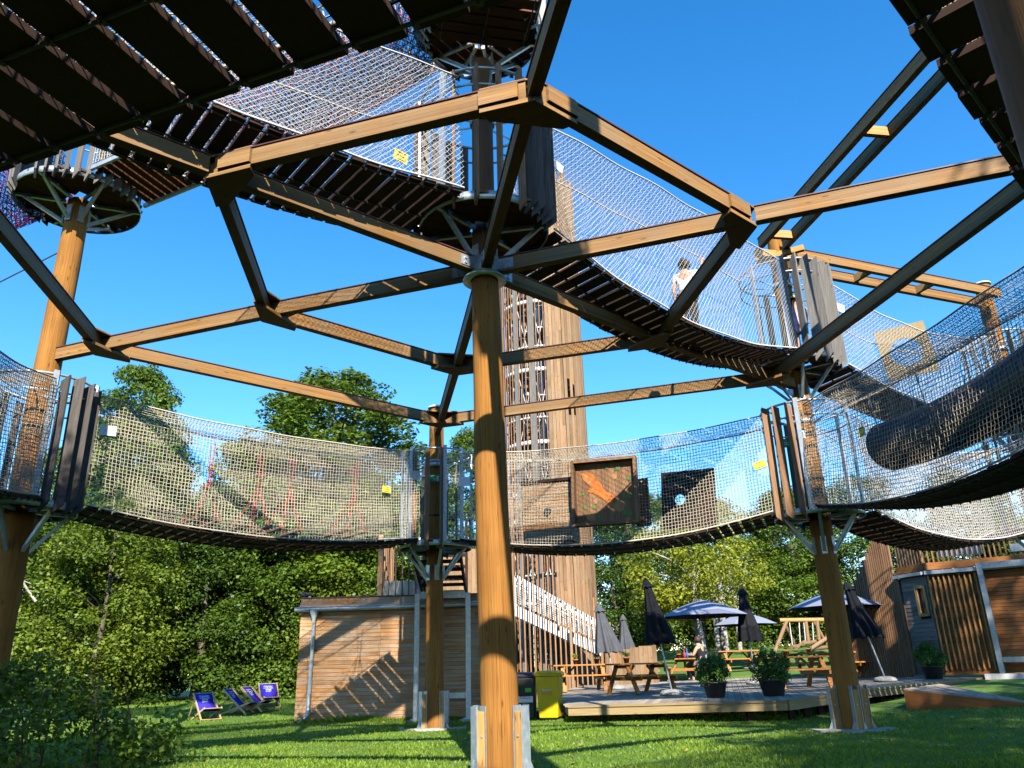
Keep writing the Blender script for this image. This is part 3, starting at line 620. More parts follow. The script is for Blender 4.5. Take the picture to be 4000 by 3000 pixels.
# picture panels in the low bridge over the deck
def panel_frame(k, px, py, off, tilt=0.0, yaw=0.0):
    c, d, nn = on_bridge(k, px, py, off)
    if d.x < 0: d = -d
    d = (Matrix.Rotation(yaw, 3, 'Z') @ d); nn = Vector((d.y, -d.x, 0)); up = Vector((0, 0, 1))
    u, up = d * math.cos(tilt) + up * math.sin(tilt), up * math.cos(tilt) - d * math.sin(tilt)
    return c, u, up, nn
c, u, up, nn = panel_frame('KE', 1308, 1063, .6, tilt=-.02)
t = thing('picture_panel', 'framed brown panel with a painted orange squirrel and green leaves', 'picture panel', c); hw = .61
mb = MB()
for i in range(9): 
    x = -hw + (i + .5) * 2 * hw / 9; mb.box(c + u * x - nn * .02, u * (hw / 9 - .002), up * hw, nn * .015)
mb.build('board', M['brown_board'], t)
mb = MB()
for sg in (-1, 1): mb.box(c + u * sg * (hw + .03) + nn * .05, u * .028, up * (hw + .058), nn * .1); mb.box(c + up * sg * (hw + .03) + nn * .05, u * (hw + .0), up * .028, nn * .1)
mb.build('frame', M['brown_board'], t)
def blob(poly, z, th=.006): 
    mb = MB(); mb.prism([c + u * (x * 1.22 - hw) + up * (hw - y * 1.22) + nn * (z) for x, y in poly], nn * th); return mb
def oval(cx, cy, rx, ry, a=0, n=14): return [(cx + rx * math.cos(q) * math.cos(a) - ry * math.sin(q) * math.sin(a), cy + rx * math.cos(q) * math.sin(a) + ry * math.sin(q) * math.cos(a)) for q in [2 * math.pi * i / n for i in range(n)]]
M['squirrel'] = plain('orange paint', (0.62, 0.17, 0.03), .7, 0, .3, 12); M['leafpaint'] = plain('green paint', (0.10, 0.20, 0.05), .7, 0, .3, 12); M['tanpaint'] = plain('tan paint', (0.45, 0.24, 0.09), .7, 0, .2, 12)
sq = [(.10, .16), (.14, .14), (.22, .15), (.30, .19), (.36, .26), (.41, .33), (.46, .42), (.52, .50), (.57, .52), (.62, .55), (.66, .60), (.63, .64), (.57, .63), (.53, .61), (.60, .68), (.66, .74), (.63, .76), (.55, .71), (.49, .64), (.44, .60), (.36, .55), (.28, .50), (.20, .48), (.19, .45), (.26, .44), (.27, .40), (.22, .36), (.16, .30), (.12, .24)]
blob(sq, 0.0).build('squirrel', M['squirrel'], t)
mb = blob(oval(.205, .26, .10, .035, 1.0), .0065, .004); mb.build('tail_mark', M['tanpaint'], t)
mb = blob(oval(.60, .575, .012, .012), .0065, .003); mb.build('eye', M['ink'], t)
for (x, y, rx, ry, a) in ((.86, .60, .07, .04, .3), (.72, .12, .06, .03, -.5), (.52, .08, .05, .025, .7), (.9, .3, .05, .03, 1.1), (.85, .87, .08, .05, .2), (.14, .72, .05, .025, 1.2), (.30, .74, .05, .025, .5), (.38, .93, .06, .03, -.4), (.12, .5, .035, .02, .9)): blob(oval(x, y, rx, ry, a), 0).build('leaf', M['leafpaint'], t)
for (x, y, rx, ry, a) in ((.72, .75, .09, .09, 0), (.24, .9, .08, .06, .5), (.66, .25, .045, .06, .4), (.33, .64, .03, .05, .2)): blob(oval(x, y, rx, ry, a), 0).build('acorn', M['tanpaint'], t)

def holed_board(name, label, cat, c, u, up, nn, hw, hh, hx, hy, hr, mat, th=.03):
    n = 40; vs, fs = [], []; V = MB()
    ring = [(hx + hr * math.cos(2 * math.pi * i / n), hy + hr * math.sin(2 * math.pi * i / n)) for i in range(n)]
    out = []
    for i in range(n):
        a = 2 * math.pi * i / n; dx, dy = math.cos(a), math.sin(a); s_ = 1e9
        for lim, q, o in ((hw, dx, hx), (hh, dy, hy)):
            if abs(q) > 1e-6: s_ = min(s_, ((lim if q > 0 else -lim) - o) / q)
        out.append((hx + dx * s_, hy + dy * s_))
    for cx, cy in ((hw, hh), (-hw, hh), (-hw, -hh), (hw, -hh)):
        j = min(range(n), key=lambda i: (out[i][0] - cx) ** 2 + (out[i][1] - cy) ** 2); out[j] = (cx, cy)
    P = lambda p, z: c + u * p[0] + up * p[1] + nn * z
    vs = [tuple(P(p, z)) for z in (th / 2, -th / 2) for p in out + ring]; g = [(p[1], p[0] * 1.0, z) for z in (0, .03) for p in out + ring]
    for i in range(n):
        j = (i + 1) % n; fs += [(i, j, n + j, n + i), (2 * n + j, 2 * n + i, 3 * n + i, 3 * n + j), (n + i, n + j, 3 * n + j, 3 * n + i), (j, i, 2 * n + i, 2 * n + j)]
    V._add(vs, fs, g); o = V.build(name, mat); tag(o, label, cat); return o
c, u, up, nn = panel_frame('KE', 1487, 1078, .0, tilt=-.06, yaw=-.25)
holed_board('holed_board', 'dark square board with a small round hole in the low bridge', 'board', c, u, up, nn, .57, .58, -.18, .0, .11, M['plank'])
c, u, up, nn = panel_frame('EX2', 1957, 758, .0, tilt=.10, yaw=-.8)
holed_board('holed_board', 'tan square board with a large round hole behind the upper right net', 'board', c, u, up, nn, .52, .60, .0, -.03, .33, M['fascia'])
c, u, up, nn = panel_frame('KE', 1388, 1085, -.2); mb = MB()
for i in range(3): mb.box(c + u * (i - 1) * .1, u * .048, up * .5, nn * .02)
tag(mb.build('plank_strip', M['cabin_board']), 'narrow upright plank panel half hidden behind the squirrel picture', 'board')
c, u, up, nn = panel_frame('KE', 1190, 1108, .12)
t = thing('crawl_box', 'tan boarded box with a small tube opening inside the low bridge', 'wooden box', c - up * .6)
mb = MB()
for i in range(10): mb.box(c + up * (-.58 + i * .12), u * .52, up * .057, nn * .3)
mb.build('boards', M['shed_board'], t)
mb = MB(); mb.box(c + up * .62, u * .56, up * .03, nn * .34); mb.build('lid', M['plank'], t)
mb = MB(); q = c + u * .03 - up * .02; mb.tube([q + nn * .29, q + nn * .36], .07, 16); mb.build('tube_end', M['dark_steel'], t)

# black corrugated pipe inside the right bridge
tt_, a, b, d, n, f = br['EC']; L0 = (b - a).length; prof = []; nseg = 220; n_ = 36; t0, t1 = .22, .97
V_, F_ = [], []
t = thing('crawl_pipe', 'black ribbed plastic pipe hanging inside the right net bridge', 'crawl pipe', (a.lerp(b, t0).x, a.lerp(b, t0).y, f(t0) + .3))
for inner_, rr0 in ((0, .385), (1, .355)):
    mb = MB(); vs, fs, gs = [], [], []
    for i in range(nseg + 1):
        q = t0 + (t1 - t0) * i / nseg; c = a.lerp(b, q); z = f(q) + .95 + .22 * (q - t0); rr = rr0 + (.02 if (i // 2) % 2 else -.0)
        for j in range(n_):
            an = 2 * math.pi * j / n_; vs.append((c.x + n.x * math.cos(an) * rr, c.y + n.y * math.cos(an) * rr, z + math.sin(an) * rr)); gs.append((0, 0, 0))
    for i in range(nseg):
        for j in range(n_):
            fs.append((i * n_ + j, i * n_ + (j + 1) % n_, (i + 1) * n_ + (j + 1) % n_, (i + 1) * n_ + j))
    mb._add(vs, fs, gs, False); mb.build('ribbed_wall' if not inner_ else 'inner_wall', M['tube'], t)
mb = MB()
for q in np.linspace(t0 + .05, t1, 5):
    c = a.lerp(b, q); 
    for sg in (-1, 1): mb.tube([Vector((c.x, c.y, f(q) + .85)) + n * sg * .3, Vector((c.x, c.y, f(q) + 1.78)) + n * sg * .42], .012, 5)
mb.build('hanging_rope', M['net_white'], t)

# knotted tunnels at the high left platform
def net_tunnel(label, A, B, r, sag, cols, deck=0.0, grp='coloured knotted net tunnels'):
    A, B = Vector(A), Vector(B); d = (B - A); Lg = d.length; d.normalize(); n = Vector((-d.y, d.x, 0)).normalized(); t = thing('net_tunnel', label, 'net tunnel', A, group=grp)
    for ci, (mname, dg, off) in enumerate(cols):
        nu = int(Lg / .085); nv = 44; us = np.linspace(0, 1, nu); an = np.linspace(0, 2 * math.pi, nv) + off; G = np.empty((nu, nv, 3))
        for j, q in enumerate(an):
            rr = r + .015 * ci; o = rr * math.cos(q); G[:, j, 0] = A.x + (B.x - A.x) * us + n.x * o; G[:, j, 1] = A.y + (B.y - A.y) * us + n.y * o; G[:, j, 2] = A.z + (B.z - A.z) * us - 4 * sag * us * (1 - us) + rr * math.sin(q) + r
        net('net', G, M[mname], t, .0075, dg)
    return t
hu = Vector((POST['H'].x, POST['H'].y, 9.4)); ou = Vector((O.x, O.y, 10.5)); d = (ou - hu).normalized(); nl = Vector((-d.y, d.x, 0)).normalized()
t = thing('plank_ramp', 'short plank ramp with steel edge beside the high left platform', 'ramp', hu + d * .9)
mb = MB(); k = 10
for i in range(k):
    c = hu + d * (.95 + (i + .5) * .155) + Vector((0, 0, -.03)); mb.box(c, nl * .62, d * .062, (0, 0, .022))
mb.build('planks', M['plank_red'], t)
mb = MB(); mb.bar(hu + d * 2.52 - nl * .66, hu + d * 2.52 + nl * .66, .05, .12); 
for sg in (-1, 1): mb.bar(hu + d * .9 + nl * sg * .62 + Vector((0, 0, -.09)), hu + d * 2.5 + nl * sg * .62 + Vector((0, 0, -.09)), .05, .08)
mb.build('steel_edge', M['steel'], t)
for sg in (-1, 1):
    G = np.stack([np.stack([np.array(hu + d * x + nl * sg * .62 + Vector((0, 0, z))) for z in np.linspace(0, 1.9, 30)]) for x in np.linspace(.95, 2.5, 26)]); net('side_net', G, M['net'], t)
net_tunnel('red, blue and white net tunnel rising from the high left platform towards the topmost one', hu + d * 2.55, ou - d * .9, .72, .35, (('net_white', False, 0), ('rope_red', True, .03), ('rope_blue', True, .1)))
net_tunnel('violet and red net tunnel leaving the picture at the high left', hu + Vector((-.8, .1, 0)), (-14.5, 13.6, 9.3), .7, .45, (('rope_purple', True, 0), ('rope_red', False, .05), ('rope_blue', True, .1)))
mb = MB(); mb.tube([(POST['H'].x - .15, POST['H'].y, 8.35), (-11.6, 12.0, 5.9), (-16.5, 11.6, 2.6)], .012, 6)
tag(mb.build('guy_cable', M['dark_steel']), 'thin dark cable slanting down from the high left platform', 'cable')

# ------------------------------------------------------------------ tower
TC = Vector((1.29, 31.7, 0)); TR = 1.77
tw = thing('lookout_tower', 'tall slender tower clad in brown boards with a spiral stair inside', 'tower', (TC.x, TC.y, float(ground(TC.x, TC.y))))
def tpt(a, r=TR): return TC + Vector((math.cos(R(a)), math.sin(R(a)), 0)) * r
mb = MB(); a = -83
while a < 150:
    d = Vector((math.cos(R(a)), math.sin(R(a)), 0)); s_ = Vector((-d.y, d.x, 0)); top = 22.2 + random.uniform(-.35, .35)
    off = random.choice((0, .02, .035)); cuts = [(0.2, top)]
    if -63 < a < -46 and int(a / 4.6) % 2 == 0: cuts = [(0.2, 10.6 + random.uniform(-.4, .4)), (12.2 + random.uniform(-.3, .5), top)]
    z = []
    for (q0, q1) in cuts:
        cur = q0
        while cur < q1: nx_ = min(q1, cur + random.uniform(3.2, 5.5)); mb.box(TC + d * (TR + off) + Vector((0, 0, (cur + nx_) / 2)), s_ * .066, d * .014, (0, 0, (nx_ - cur) / 2 - .002)); cur = nx_
    a += math.degrees(.142 / TR)
mb.build('cladding', M['tower_board'], tw)
mb = MB()
for a in np.arange(-188, -158, math.degrees(.13 / TR)):
    d = Vector((math.cos(R(a)), math.sin(R(a)), 0)); mb.box(TC + d * TR + Vector((0, 0, 10.9)), Vector((-d.y, d.x, 0)) * .06, d * .014, (0, 0, 10.7))
mb.build('side_cladding', M['tower_board'], tw)
mb = MB()
for a in (-158, -128, -104, -83): mb.box(tpt(a, TR - .02) + Vector((0, 0, 11)), Vector((-math.sin(R(a)), math.cos(R(a)), 0)) * (.09 if a != -104 else .11), Vector((math.cos(R(a)), math.sin(R(a)), 0)) * .05, (0, 0, 10.9))
mb.build('posts', M['grey_board'], tw)
mb = MB()
for a in np.arange(-155, -84, 5.2):
    if min(abs(a - q) for q in (-158, -128, -104, -83)) < 2.4: continue
    z = .3
    while z < 21.6: l = random.uniform(3.5, 6.5); z1 = min(z + l, 22 + random.uniform(-.3, .3)); mb.tube([tpt(a, TR + .03) + Vector((0, 0, z)), tpt(a, TR + .03) + Vector((0, 0, z1))], .024, 5); z = z1 + .02
mb.build('slats', M['brown_board'], tw)
st = MB(); wh = MB(); C_ = lambda z: (TC.x, TC.y, z)
st.tube([C_(.1), C_(21.5)], .13, 14)
nst = int(20.5 / .19)
for i in range(nst):
    a = i * 22.5; z = .3 + i * .19; d = Vector((math.cos(R(a)), math.sin(R(a)), 0)); s_ = Vector((-d.y, d.x, 0))
    st.box(TC + d * .7 + Vector((0, 0, z)), d * .58, s_ * .15, (0, 0, .018))
    st.tube([TC + d * 1.28 + Vector((0, 0, z)), TC + d * 1.28 + Vector((0, 0, z + 1.0))], .012, 4)
st.tube([TC + Vector((math.cos(R(i * 22.5)), math.sin(R(i * 22.5)), 0)) * 1.28 + Vector((0, 0, 1.3 + i * .19)) for i in range(nst)], .022, 5)
st.build('spiral_stair', M['steel'], tw)
z = 3.3; lv = 0
while z < 21:
    wh.lathe(C_(z), [(TR - .3, 0), (TR - .04, 0), (TR - .04, .16), (TR - .3, .16), (TR - .3, 0)], 40); wh.lathe(C_(z + 1.08), [(TR - .1, 0), (TR - .05, 0), (TR - .05, .06), (TR - .1, .06)], 40)
    if lv % 2:
        for a in np.arange(-160, -80, 4): wh.tube([tpt(a, TR - .07) + Vector((0, 0, z)), tpt(a, TR - .07) + Vector((0, 0, z + 1.1))], .01, 4)
    for (q0, q1) in ((-158, -128), (-128, -104), (-104, -83)):
        wh.tube([tpt(q0, TR - .1) + Vector((0, 0, z)), tpt(q1, TR - .1) + Vector((0, 0, z + 3.1))], .014, 4); wh.tube([tpt(q1, TR - .1) + Vector((0, 0, z)), tpt(q0, TR - .1) + Vector((0, 0, z + 3.1))], .014, 4)
    z += 3.1; lv += 1
wh.build('ring_landings', M['white_steel'], tw)

# outer stair at the tower foot: white stringer and punched railing behind a slat screen
sy = 28.6; A0, A1 = at_y(1114, 1319, sy), at_y(1284, 1399, sy); H0, H1 = at_y(1113, 1244, sy), at_y(1291, 1345, sy)
ts = thing('tower_stair', 'white steel stair with punched railing climbing left at the tower foot', 'stair', (A1.x, sy, float(ground(A1.x, sy))))
ext = (A1 - A0) * .1; A1e = A1 + ext; H1e = H1 + ext
mb = MB(); mb.bar(A0, A1e, .05, .34); mb.bar(A0 + Vector((0, 1.1, 0)), A1e + Vector((0, 1.1, 0)), .05, .34); mb.build('stringer', M['white_steel'], ts)
mb = MB()
for off in (0, 1.1): mb.bar(H0 + Vector((0, off, 0)), H1e + Vector((0, off, 0)), .05, .1); mb.bar(H0 + Vector((0, off, -.22)), H1e + Vector((0, off, -.22)), .03, .05)
for i in range(7): q = i / 6; p0, p1 = A0.lerp(A1e, q), H0.lerp(H1e, q); mb.bar(p0, p1, .05, .05)
mb.build('handrail', M['white_steel'], ts)
G = np.stack([np.stack([np.array((A0 + Vector((0, 0, .3))).lerp(H0 - Vector((0, 0, .3)), v).lerp((A1e + Vector((0, 0, .3))).lerp(H1e - Vector((0, 0, .3)), v), u_)) for v in np.linspace(0, 1, 8)]) for u_ in np.linspace(0, 1, 46)])
V, F = segs(*grid_segs(G), .017); np_mesh('railing_panel', V, F, M['white_steel'], ts)
mb = MB(); k = 14
for i in range(k): p = A0.lerp(A1e, (i + .5) / k) + Vector((0, .55, .06)); mb.box(p, (.14, 0, 0), (0, .53, 0), (0, 0, .02))
mb.build('treads', M['steel'], ts)
t = thing('slat_screen', 'screen of thin upright brown slats before the white stair', 'slat screen', (1.3, sy - .5, 0)); mb = MB(); i = 0; x = -.3
while x < 3.15:
    top = 6.9 if x < 1.75 else (at_y(1113 + (x - .03) * 62, 1200 + (x - 1.75) * 104, sy - .5).z)
    mb.bar((x, sy - .5, float(ground(x, sy)) - .1), (x, sy - .5, top), .05, .045, up=(1, 0, 0)); x += .172; i += 1
mb.build('slats', M['brown_board'], t)
mb = MB(); mb.bar((1.78, sy - .5, 0), (1.78, sy - .5, at_y(1222, 1345, sy - .5).z + .0), .11, .09, up=(1, 0, 0)); mb.bar((-.3, sy - .45, 5.7), (1.78, sy - .45, 5.7), .08, .12); mb.build('post', M['tower_board'], t)
t = thing('board_fence', 'low fence of pale upright boards behind the closed grey parasols', 'fence', (3.9, 29.2, float(ground(3.9, 29.2)))); mb = MB(); x = 2.9
while x < 4.9: z0 = float(ground(x, 29.2)); mb.bar((x, 29.2, z0 - .1), (x, 29.2, z0 + 1.35 + random.uniform(-.04, .04)), .03, .15, up=(1, 0, 0)); x += .155
mb.build('boards', M['tower_board'], t)
mb = MB(); mb.bar((2.9, 29.25, .8), (4.9, 29.25, .95), .05, .09); mb.build('rail', M['tower_board'], t)

# ------------------------------------------------------------------ shed
sh = thing('shed', 'flat roofed shed of horizontal orange boards with a grey gutter', 'shed', (-2.4, 22.3, 0)); X0, X1, SY = -5.42, -.12, 20.3
mb = MB(); z = .06; bh = .09; i = 0
while z < 2.66:
    for (q0, q1) in ((X0, -3.42), (-3.415, X1)): mb.box(((q0 + q1) / 2, SY + .012 * (i % 2) * 0, z + bh / 2), ((q1 - q0) / 2 - .001, 0, 0), (0, .014, -.006), (0, .002, bh / 2 - .0035))
    z += bh; i += 1
mb.build('front_wall', M['shed_board'], sh)
mb = MB(); mb.abox(X0 + .02, X1, SY + .02, SY + 4, .05, 2.66); mb.build('wall', M['plank'], sh)
mb = MB(); mb.abox(X0 - .02, X1, SY - .1, SY + 4.05, 2.68, 2.74); mb.abox(X0, X1, SY - .06, SY - .02, 2.745, 2.9); mb.abox(X0, X0 + .04, SY - .015, SY + 4, 2.745, 2.9); rf = mb.build('roof', M['shed_board'], sh)
mb = MB(); mb.abox(X0 - .01, X1, SY - .08, SY + 4.02, 2.905, 2.93); mb.build('roof_edge', M['cap'], rf)
mb = MB(); mb.tube([(X0 - .12, SY - .14, 2.63), (X1, SY - .14, 2.66)], .062, 14); mb.tube([(X0 - .12, SY - .2, 2.68), (X1, SY - .2, 2.71)], .012, 8); gt = mb.build('gutter', M['steel'], sh)
xp = X0 + .36
mb = MB(); mb.lathe((xp, SY - .13, 2.36), [(.05, 0), (.055, .06), (.11, .22), (.11, .25)], 14); mb.tube([(xp, SY - .13, 2.4), (xp, SY - .1, 2.1), (xp - .01, SY - .1, 1.0), (xp - .02, SY - .1, .22), (xp - .1, SY - .16, .1), (xp - .2, SY - .24, .03)], .048, 14)
for z in (1.75, .3): mb.lathe((xp - .01, SY - .1, z), [(.048, 0), (.056, 0), (.056, .03), (.048, .03)], 14)
mb.build('downpipe', M['steel'], sh)
# steel frame in front of the shed
fr = thing('steel_frame', 'galvanised steel frame standing against the shed wall', 'steel frame', (-1.9, 20, 0))
for px, lab in ((899, 0), (1012, 0)):
    p = at_y(px, 1480, 19.98); mb = MB(); z0 = .06; mb.abox(p.x - .06, p.x + .06, 19.93, 20.05, z0, 2.92); mb.abox(p.x - .12, p.x + .12, 19.9, 20.1, z0 - .02, z0 + .015); mb.build('leg', M['steel'], fr)
    mb = MB(); mb.abox(p.x - .2, p.x + .22, 19.7, 20.2, -.1, .04); mb.build('footing', M['concrete'], fr)
xl, xr = at_y(899, 1480, 20).x, at_y(1012, 1480, 20).x
mb = MB(); mb.abox(xl + .065, xr - .065, 19.94, 20.04, .5, .62); mb.abox(xl + .065, xr - .065, 19.94, 20.04, 2.8, 2.92); mb.build('cross_bar', M['steel'], fr)
# ladder stair from the shed roof up to the platform
ld = thing('roof_stair', 'dark steep stair from the shed roof to the round platform above', 'stair', (-1.75, 20.2, 2.93))
xa, xb = xl + .08, xr - .08
mb = MB()
for x in (xa, xb): mb.bar((x, 20.6, 2.95), (x, 18.3, 3.72), .05, .2); mb.bar((x, 20.7, 2.95), (x, 20.7, 4.9), .07, .07)
mb.build('stringer', M['plank'], ld)
mb = MB()
for i in range(6): q = i / 5; mb.box(((xa + xb) / 2, 20.5 - 2.1 * q, 3.0 + .68 * q), ((xb - xa) / 2 - .03, 0, 0), (0, .13, 0), (0, 0, .03))
for z in (3.35, 3.65, 3.95): mb.box(((xa + xb) / 2, 20.75, z), ((xb - xa) / 2 - .03, 0, 0), (0, .02, 0), (0, 0, .045))
mb.build('tread', M['plank'], ld)
mb = MB(); mb.abox(xa, xb, 20.1, 20.8, 2.935, 2.985); mb.build('landing', M['steel'], ld)
rl = thing('roof_railing', 'railing of upright slats with an orange corner post on the shed roof', 'railing', (-2.9, 20.4, 2.93))
xs = at_y(821, 1250, 20.35).x
mb = MB(); mb.abox(xs - .06, xs + .06, 20.3, 20.42, 2.93, 4.45); mb.build('corner_post', M['shed_board'], rl)
mb = MB()
for i in range(9): x = xs + .22 + i * .17; mb.bar((x, 20.36 + .02 * (i % 3), 2.95), (x, 20.36 + .02 * (i % 3), 4.4), .07, .03, up=(1, 0, 0))
for i in range(7): y = 20.7 + i * .3; mb.bar((xs, y, 2.95), (xs, y, 4.4), .07, .03, up=(1, 0, 0))
mb.build('slat', M['brown_board'], rl)
mb = MB(); mb.abox(xs + .1, xa - .05, 20.45, 20.5, 2.95, 3.3); mb.abox(xs, xa, 20.4, 20.46, 4.3, 4.38); mb.build('rail', M['steel'], rl)
bw = thing('board_screen', 'sunlit tan board screen behind the roof stair', 'screen', (-1.2, 23.9, 2.95)); mb = MB(); x = -2.3
while x < -.62: mb.bar((x, 23.9, 2.95), (x, 23.9, 4.55), .03, .12, up=(1, 0, 0)); x += .125
mb.build('boards', M['tower_board'], bw)

# ------------------------------------------------------------------ cabin at the right
C1, CRt, CLf = at_y(2042, 1454, 23.0), at_y(2169, 1457, 22.2), at_y(1981, 1448, 24.0)
zc0 = C1.z - .05; zc1 = at_y(2000, 1243, 23.0).z
for v_ in (C1, CRt, CLf): v_.z = 0
CR2 = C1 + (CRt - C1) * 3.2
cb = thing('cabin', 'dark timber cabin with a small window and orange battened wall', 'cabin', (C1.x + 1, C1.y + 1, zc0))
def board_wall(name, p0, p1, z0, z1, bh, mat, parent, hole=None):
    d = (p1 - p0); Lg = d.length; d.normalize(); n = Vector((d.y, -d.x, 0)); n = n if n.y < 0 else -n; mb = MB(); z = z0
    while z < z1:
        rs = [(0, Lg)]
        if hole and z + bh > hole[2] and z < hole[3]: rs = [(0, hole[0]), (hole[1], Lg)]
        for q0, q1 in rs:
            cur = q0
            while cur < q1 - .01: nx_ = min(q1, cur + random.uniform(1.6, 3.4)); mb.box(p0 + d * ((cur + nx_) / 2) + Vector((0, 0, z + bh / 2)) + n * .004, d * ((nx_ - cur) / 2 - .0015), n * .012 - Vector((0, 0, .004)), Vector((0, 0, bh / 2 - .003)) + n * -.003); cur = nx_
        z += bh
    return mb.build(name, mat, parent), d, n, Lg
Lw = (C1 - CLf).length; hz0, hz1 = at_y(2003, 1331, 23.4).z, at_y(1987, 1266, 23.4).z
gw, gd, gn, _ = board_wall('grey_wall', CLf, C1, zc0, zc1, .115, M['shed_grey'], cb, (Lw * .55, Lw * .92, hz0, hz1))
ow, od, on_, Lo = board_wall('orange_wall', C1, CR2, zc0, zc1, .1, M['cabin_board'], cb)
M['glass'] = plain('window glass', (0.02, 0.03, 0.03), .08, 0, .1, 3, .6)
wc = CLf + gd * Lw * .735 + Vector((0, 0, (hz0 + hz1) / 2)); hw, hh = Lw * .185, (hz1 - hz0) / 2
mb = MB()
for sg in (-1, 1): mb.box(wc + gd * sg * (hw - .03) + gn * .01, gd * .045, gn * .05, (0, 0, hh)); mb.box(wc + Vector((0, 0, sg * (hh - .03))) + gn * .012, gd * (hw - .08), gn * .05, (0, 0, .045))
wn = mb.build('window', M['batten'], cb)
mb = MB(); mb.box(wc - gn * .02, gd * (hw - .075), gn * .006, (0, 0, hh - .075)); mb.build('pane', M['glass'], wn)
mb = MB(); mb.prism([CLf + Vector((0, 0, 0)) - gn * .03, C1 - gn * .03 - on_ * .02, CR2 - on_ * .04, CR2 - on_ * 3, CLf - gn * 3], (0, 0, 1)); 
mb.V = [(v[0], v[1], zc0 if v[2] < .5 else zc1 - .01) for v in mb.V]; mb.build('core', M['plank'], cb)
mb = MB(); mb.bar(CLf - gd * .1 + gn * .1 + Vector((0, 0, zc1 + .06)), C1 + gn * .1 + Vector((0, 0, zc1 + .06)), .16, .09); mb.bar(C1 + on_ * .1 + Vector((0, 0, zc1 + .06)), CR2 + on_ * .1 + Vector((0, 0, zc1 + .06)), .16, .1); mb.build('gutter', M['steel'], cb)
mb = MB(); mb.bar(CLf - gd * .05 + gn * .02 + Vector((0, 0, zc1 + .24)), C1 + gn * .02 + Vector((0, 0, zc1 + .24)), .05, .2); mb.bar(C1 + on_ * .02 + Vector((0, 0, zc1 + .24)), CR2 + on_ * .02 + Vector((0, 0, zc1 + .24)), .05, .2); mb.build('fascia', M['cabin_board'], cb)
mb = MB(); Lb = (CRt - C1).length
for i in range(10):
    c = C1 + od * (.06 + i * Lb / 10.6) + on_ * .07; mb.bar(c + Vector((0, 0, zc0 + .12 + .02 * (i % 3))), c + Vector((0, 0, zc1 - .03)), .05, .035, up=od)
mb.build('battens', M['batten'], cb)
mb = MB()
n_s = int((CR2 - C1).length / .13)
for i in range(n_s): c = C1 + od * (i * .13) - on_ * .15; mb.bar(c + Vector((0, 0, zc1 + .34)), c + Vector((0, 0, zc1 + (.95 if 4 < i < 16 else 1.15) + random.uniform(-.02, .02))), .05, .035, up=od)
for i in range(9): c = CLf + gd * (i * .12) - gn * .05; mb.bar(c + Vector((0, 0, zc1 + .3)), c + Vector((0, 0, zc1 + 1.35)), .07, .035, up=gd)
mb.build('roof_slats', M['brown_board'], cb)
mb = MB(); mb.bar(C1 + od * .4 - on_ * .3 + Vector((0, 0, zc1 + .62)), C1 + od * 1.5 - on_ * .3 + Vector((0, 0, zc1 + .62)), .1, .24); mb.bar(C1 + od * 2.2 - on_ * .3 + Vector((0, 0, zc1 + .55)), CR2 - on_ * .3 + Vector((0, 0, zc1 + .55)), .5, .2); mb.build('roof_box', M['steel'], cb)
mb = MB(); mb.box(CLf - gd * .05 + gn * .03 + Vector((0, 0, (zc0 + zc1) / 2)), gd * .07, gn * .05, (0, 0, (zc1 - zc0) / 2)); mb.build('corner_board', M['brown_board'], cb)
fr = thing('steel_frame', 'galvanised steel frame leg in front of the orange cabin wall', 'steel frame', CRt + Vector((0, 0, zc0)))
lp = CRt + on_ * .22
mb = MB(); mb.box(lp + Vector((0, 0, (zc0 + zc1 + .2) / 2)), od * .065, on_ * .065, (0, 0, (zc1 + .2 - zc0) / 2)); mb.build('leg', M['steel'], fr)
mb = MB(); mb.bar(lp + od * .07 + Vector((0, 0, zc0 + .36)), lp + od * 3 + Vector((0, 0, zc0 + .36)), .1, .13); mb.bar(lp + od * .07 + Vector((0, 0, zc1 + .12)), lp + od * 3 + Vector((0, 0, zc1 + .12)), .1, .16); mb.build('cross_bar', M['steel'], fr)
mb = MB(); mb.box(lp + od * 1.2 + Vector((0, 0, zc0 - .14)), od * 1.6, on_ * .3, (0, 0, .16)); mb.build('footing', plain('white foundation', (.62, .6, .56), .9), fr)
sc_ = thing('tall_screen', 'dark slatted screen stepping down left of the cabin', 'slat screen', (CLf.x - 1, CLf.y + .6, zc0)); mb = MB()
pA_, pB_ = at_y(1850, 1440, 25.8), CLf + Vector((-.05, .25, 0)); pA_.z = 0; k = 26
for i in range(k):
    q = i / (k - 1); c = pA_.lerp(pB_, q); top = zc0 + 2.15 + (zc1 - zc0 - .7) * min(1, .05 + int(q * 13) / 13 * 1.25); mb.bar(c + Vector((0, 0, zc0 - .1)), c + Vector((0, 0, top)), .085, .045, up=(pB_ - pA_).normalized())
mb.build('slats', M['brown_board'], sc_)
mb = MB(); mb.bar(pA_ - Vector((.1, 0, 0)) + Vector((0, 0, zc0 - .1)), pA_ - Vector((.1, 0, 0)) + Vector((0, 0, zc0 + 2.1)), .13, .1, up=(1, 0, 0)); mb.build('post', M['batten'], sc_)
mb = MB(); mb.bar(pA_ + Vector((0, .08, zc0 + .3)), pB_ + Vector((0, .08, zc0 + .3)), .05, .1); mb.bar(pA_ + Vector((0, .08, zc0 + 1.7)), pB_ + Vector((0, .08, zc0 + 1.7)), .05, .1); mb.build('rail', M['brown_board'], sc_)

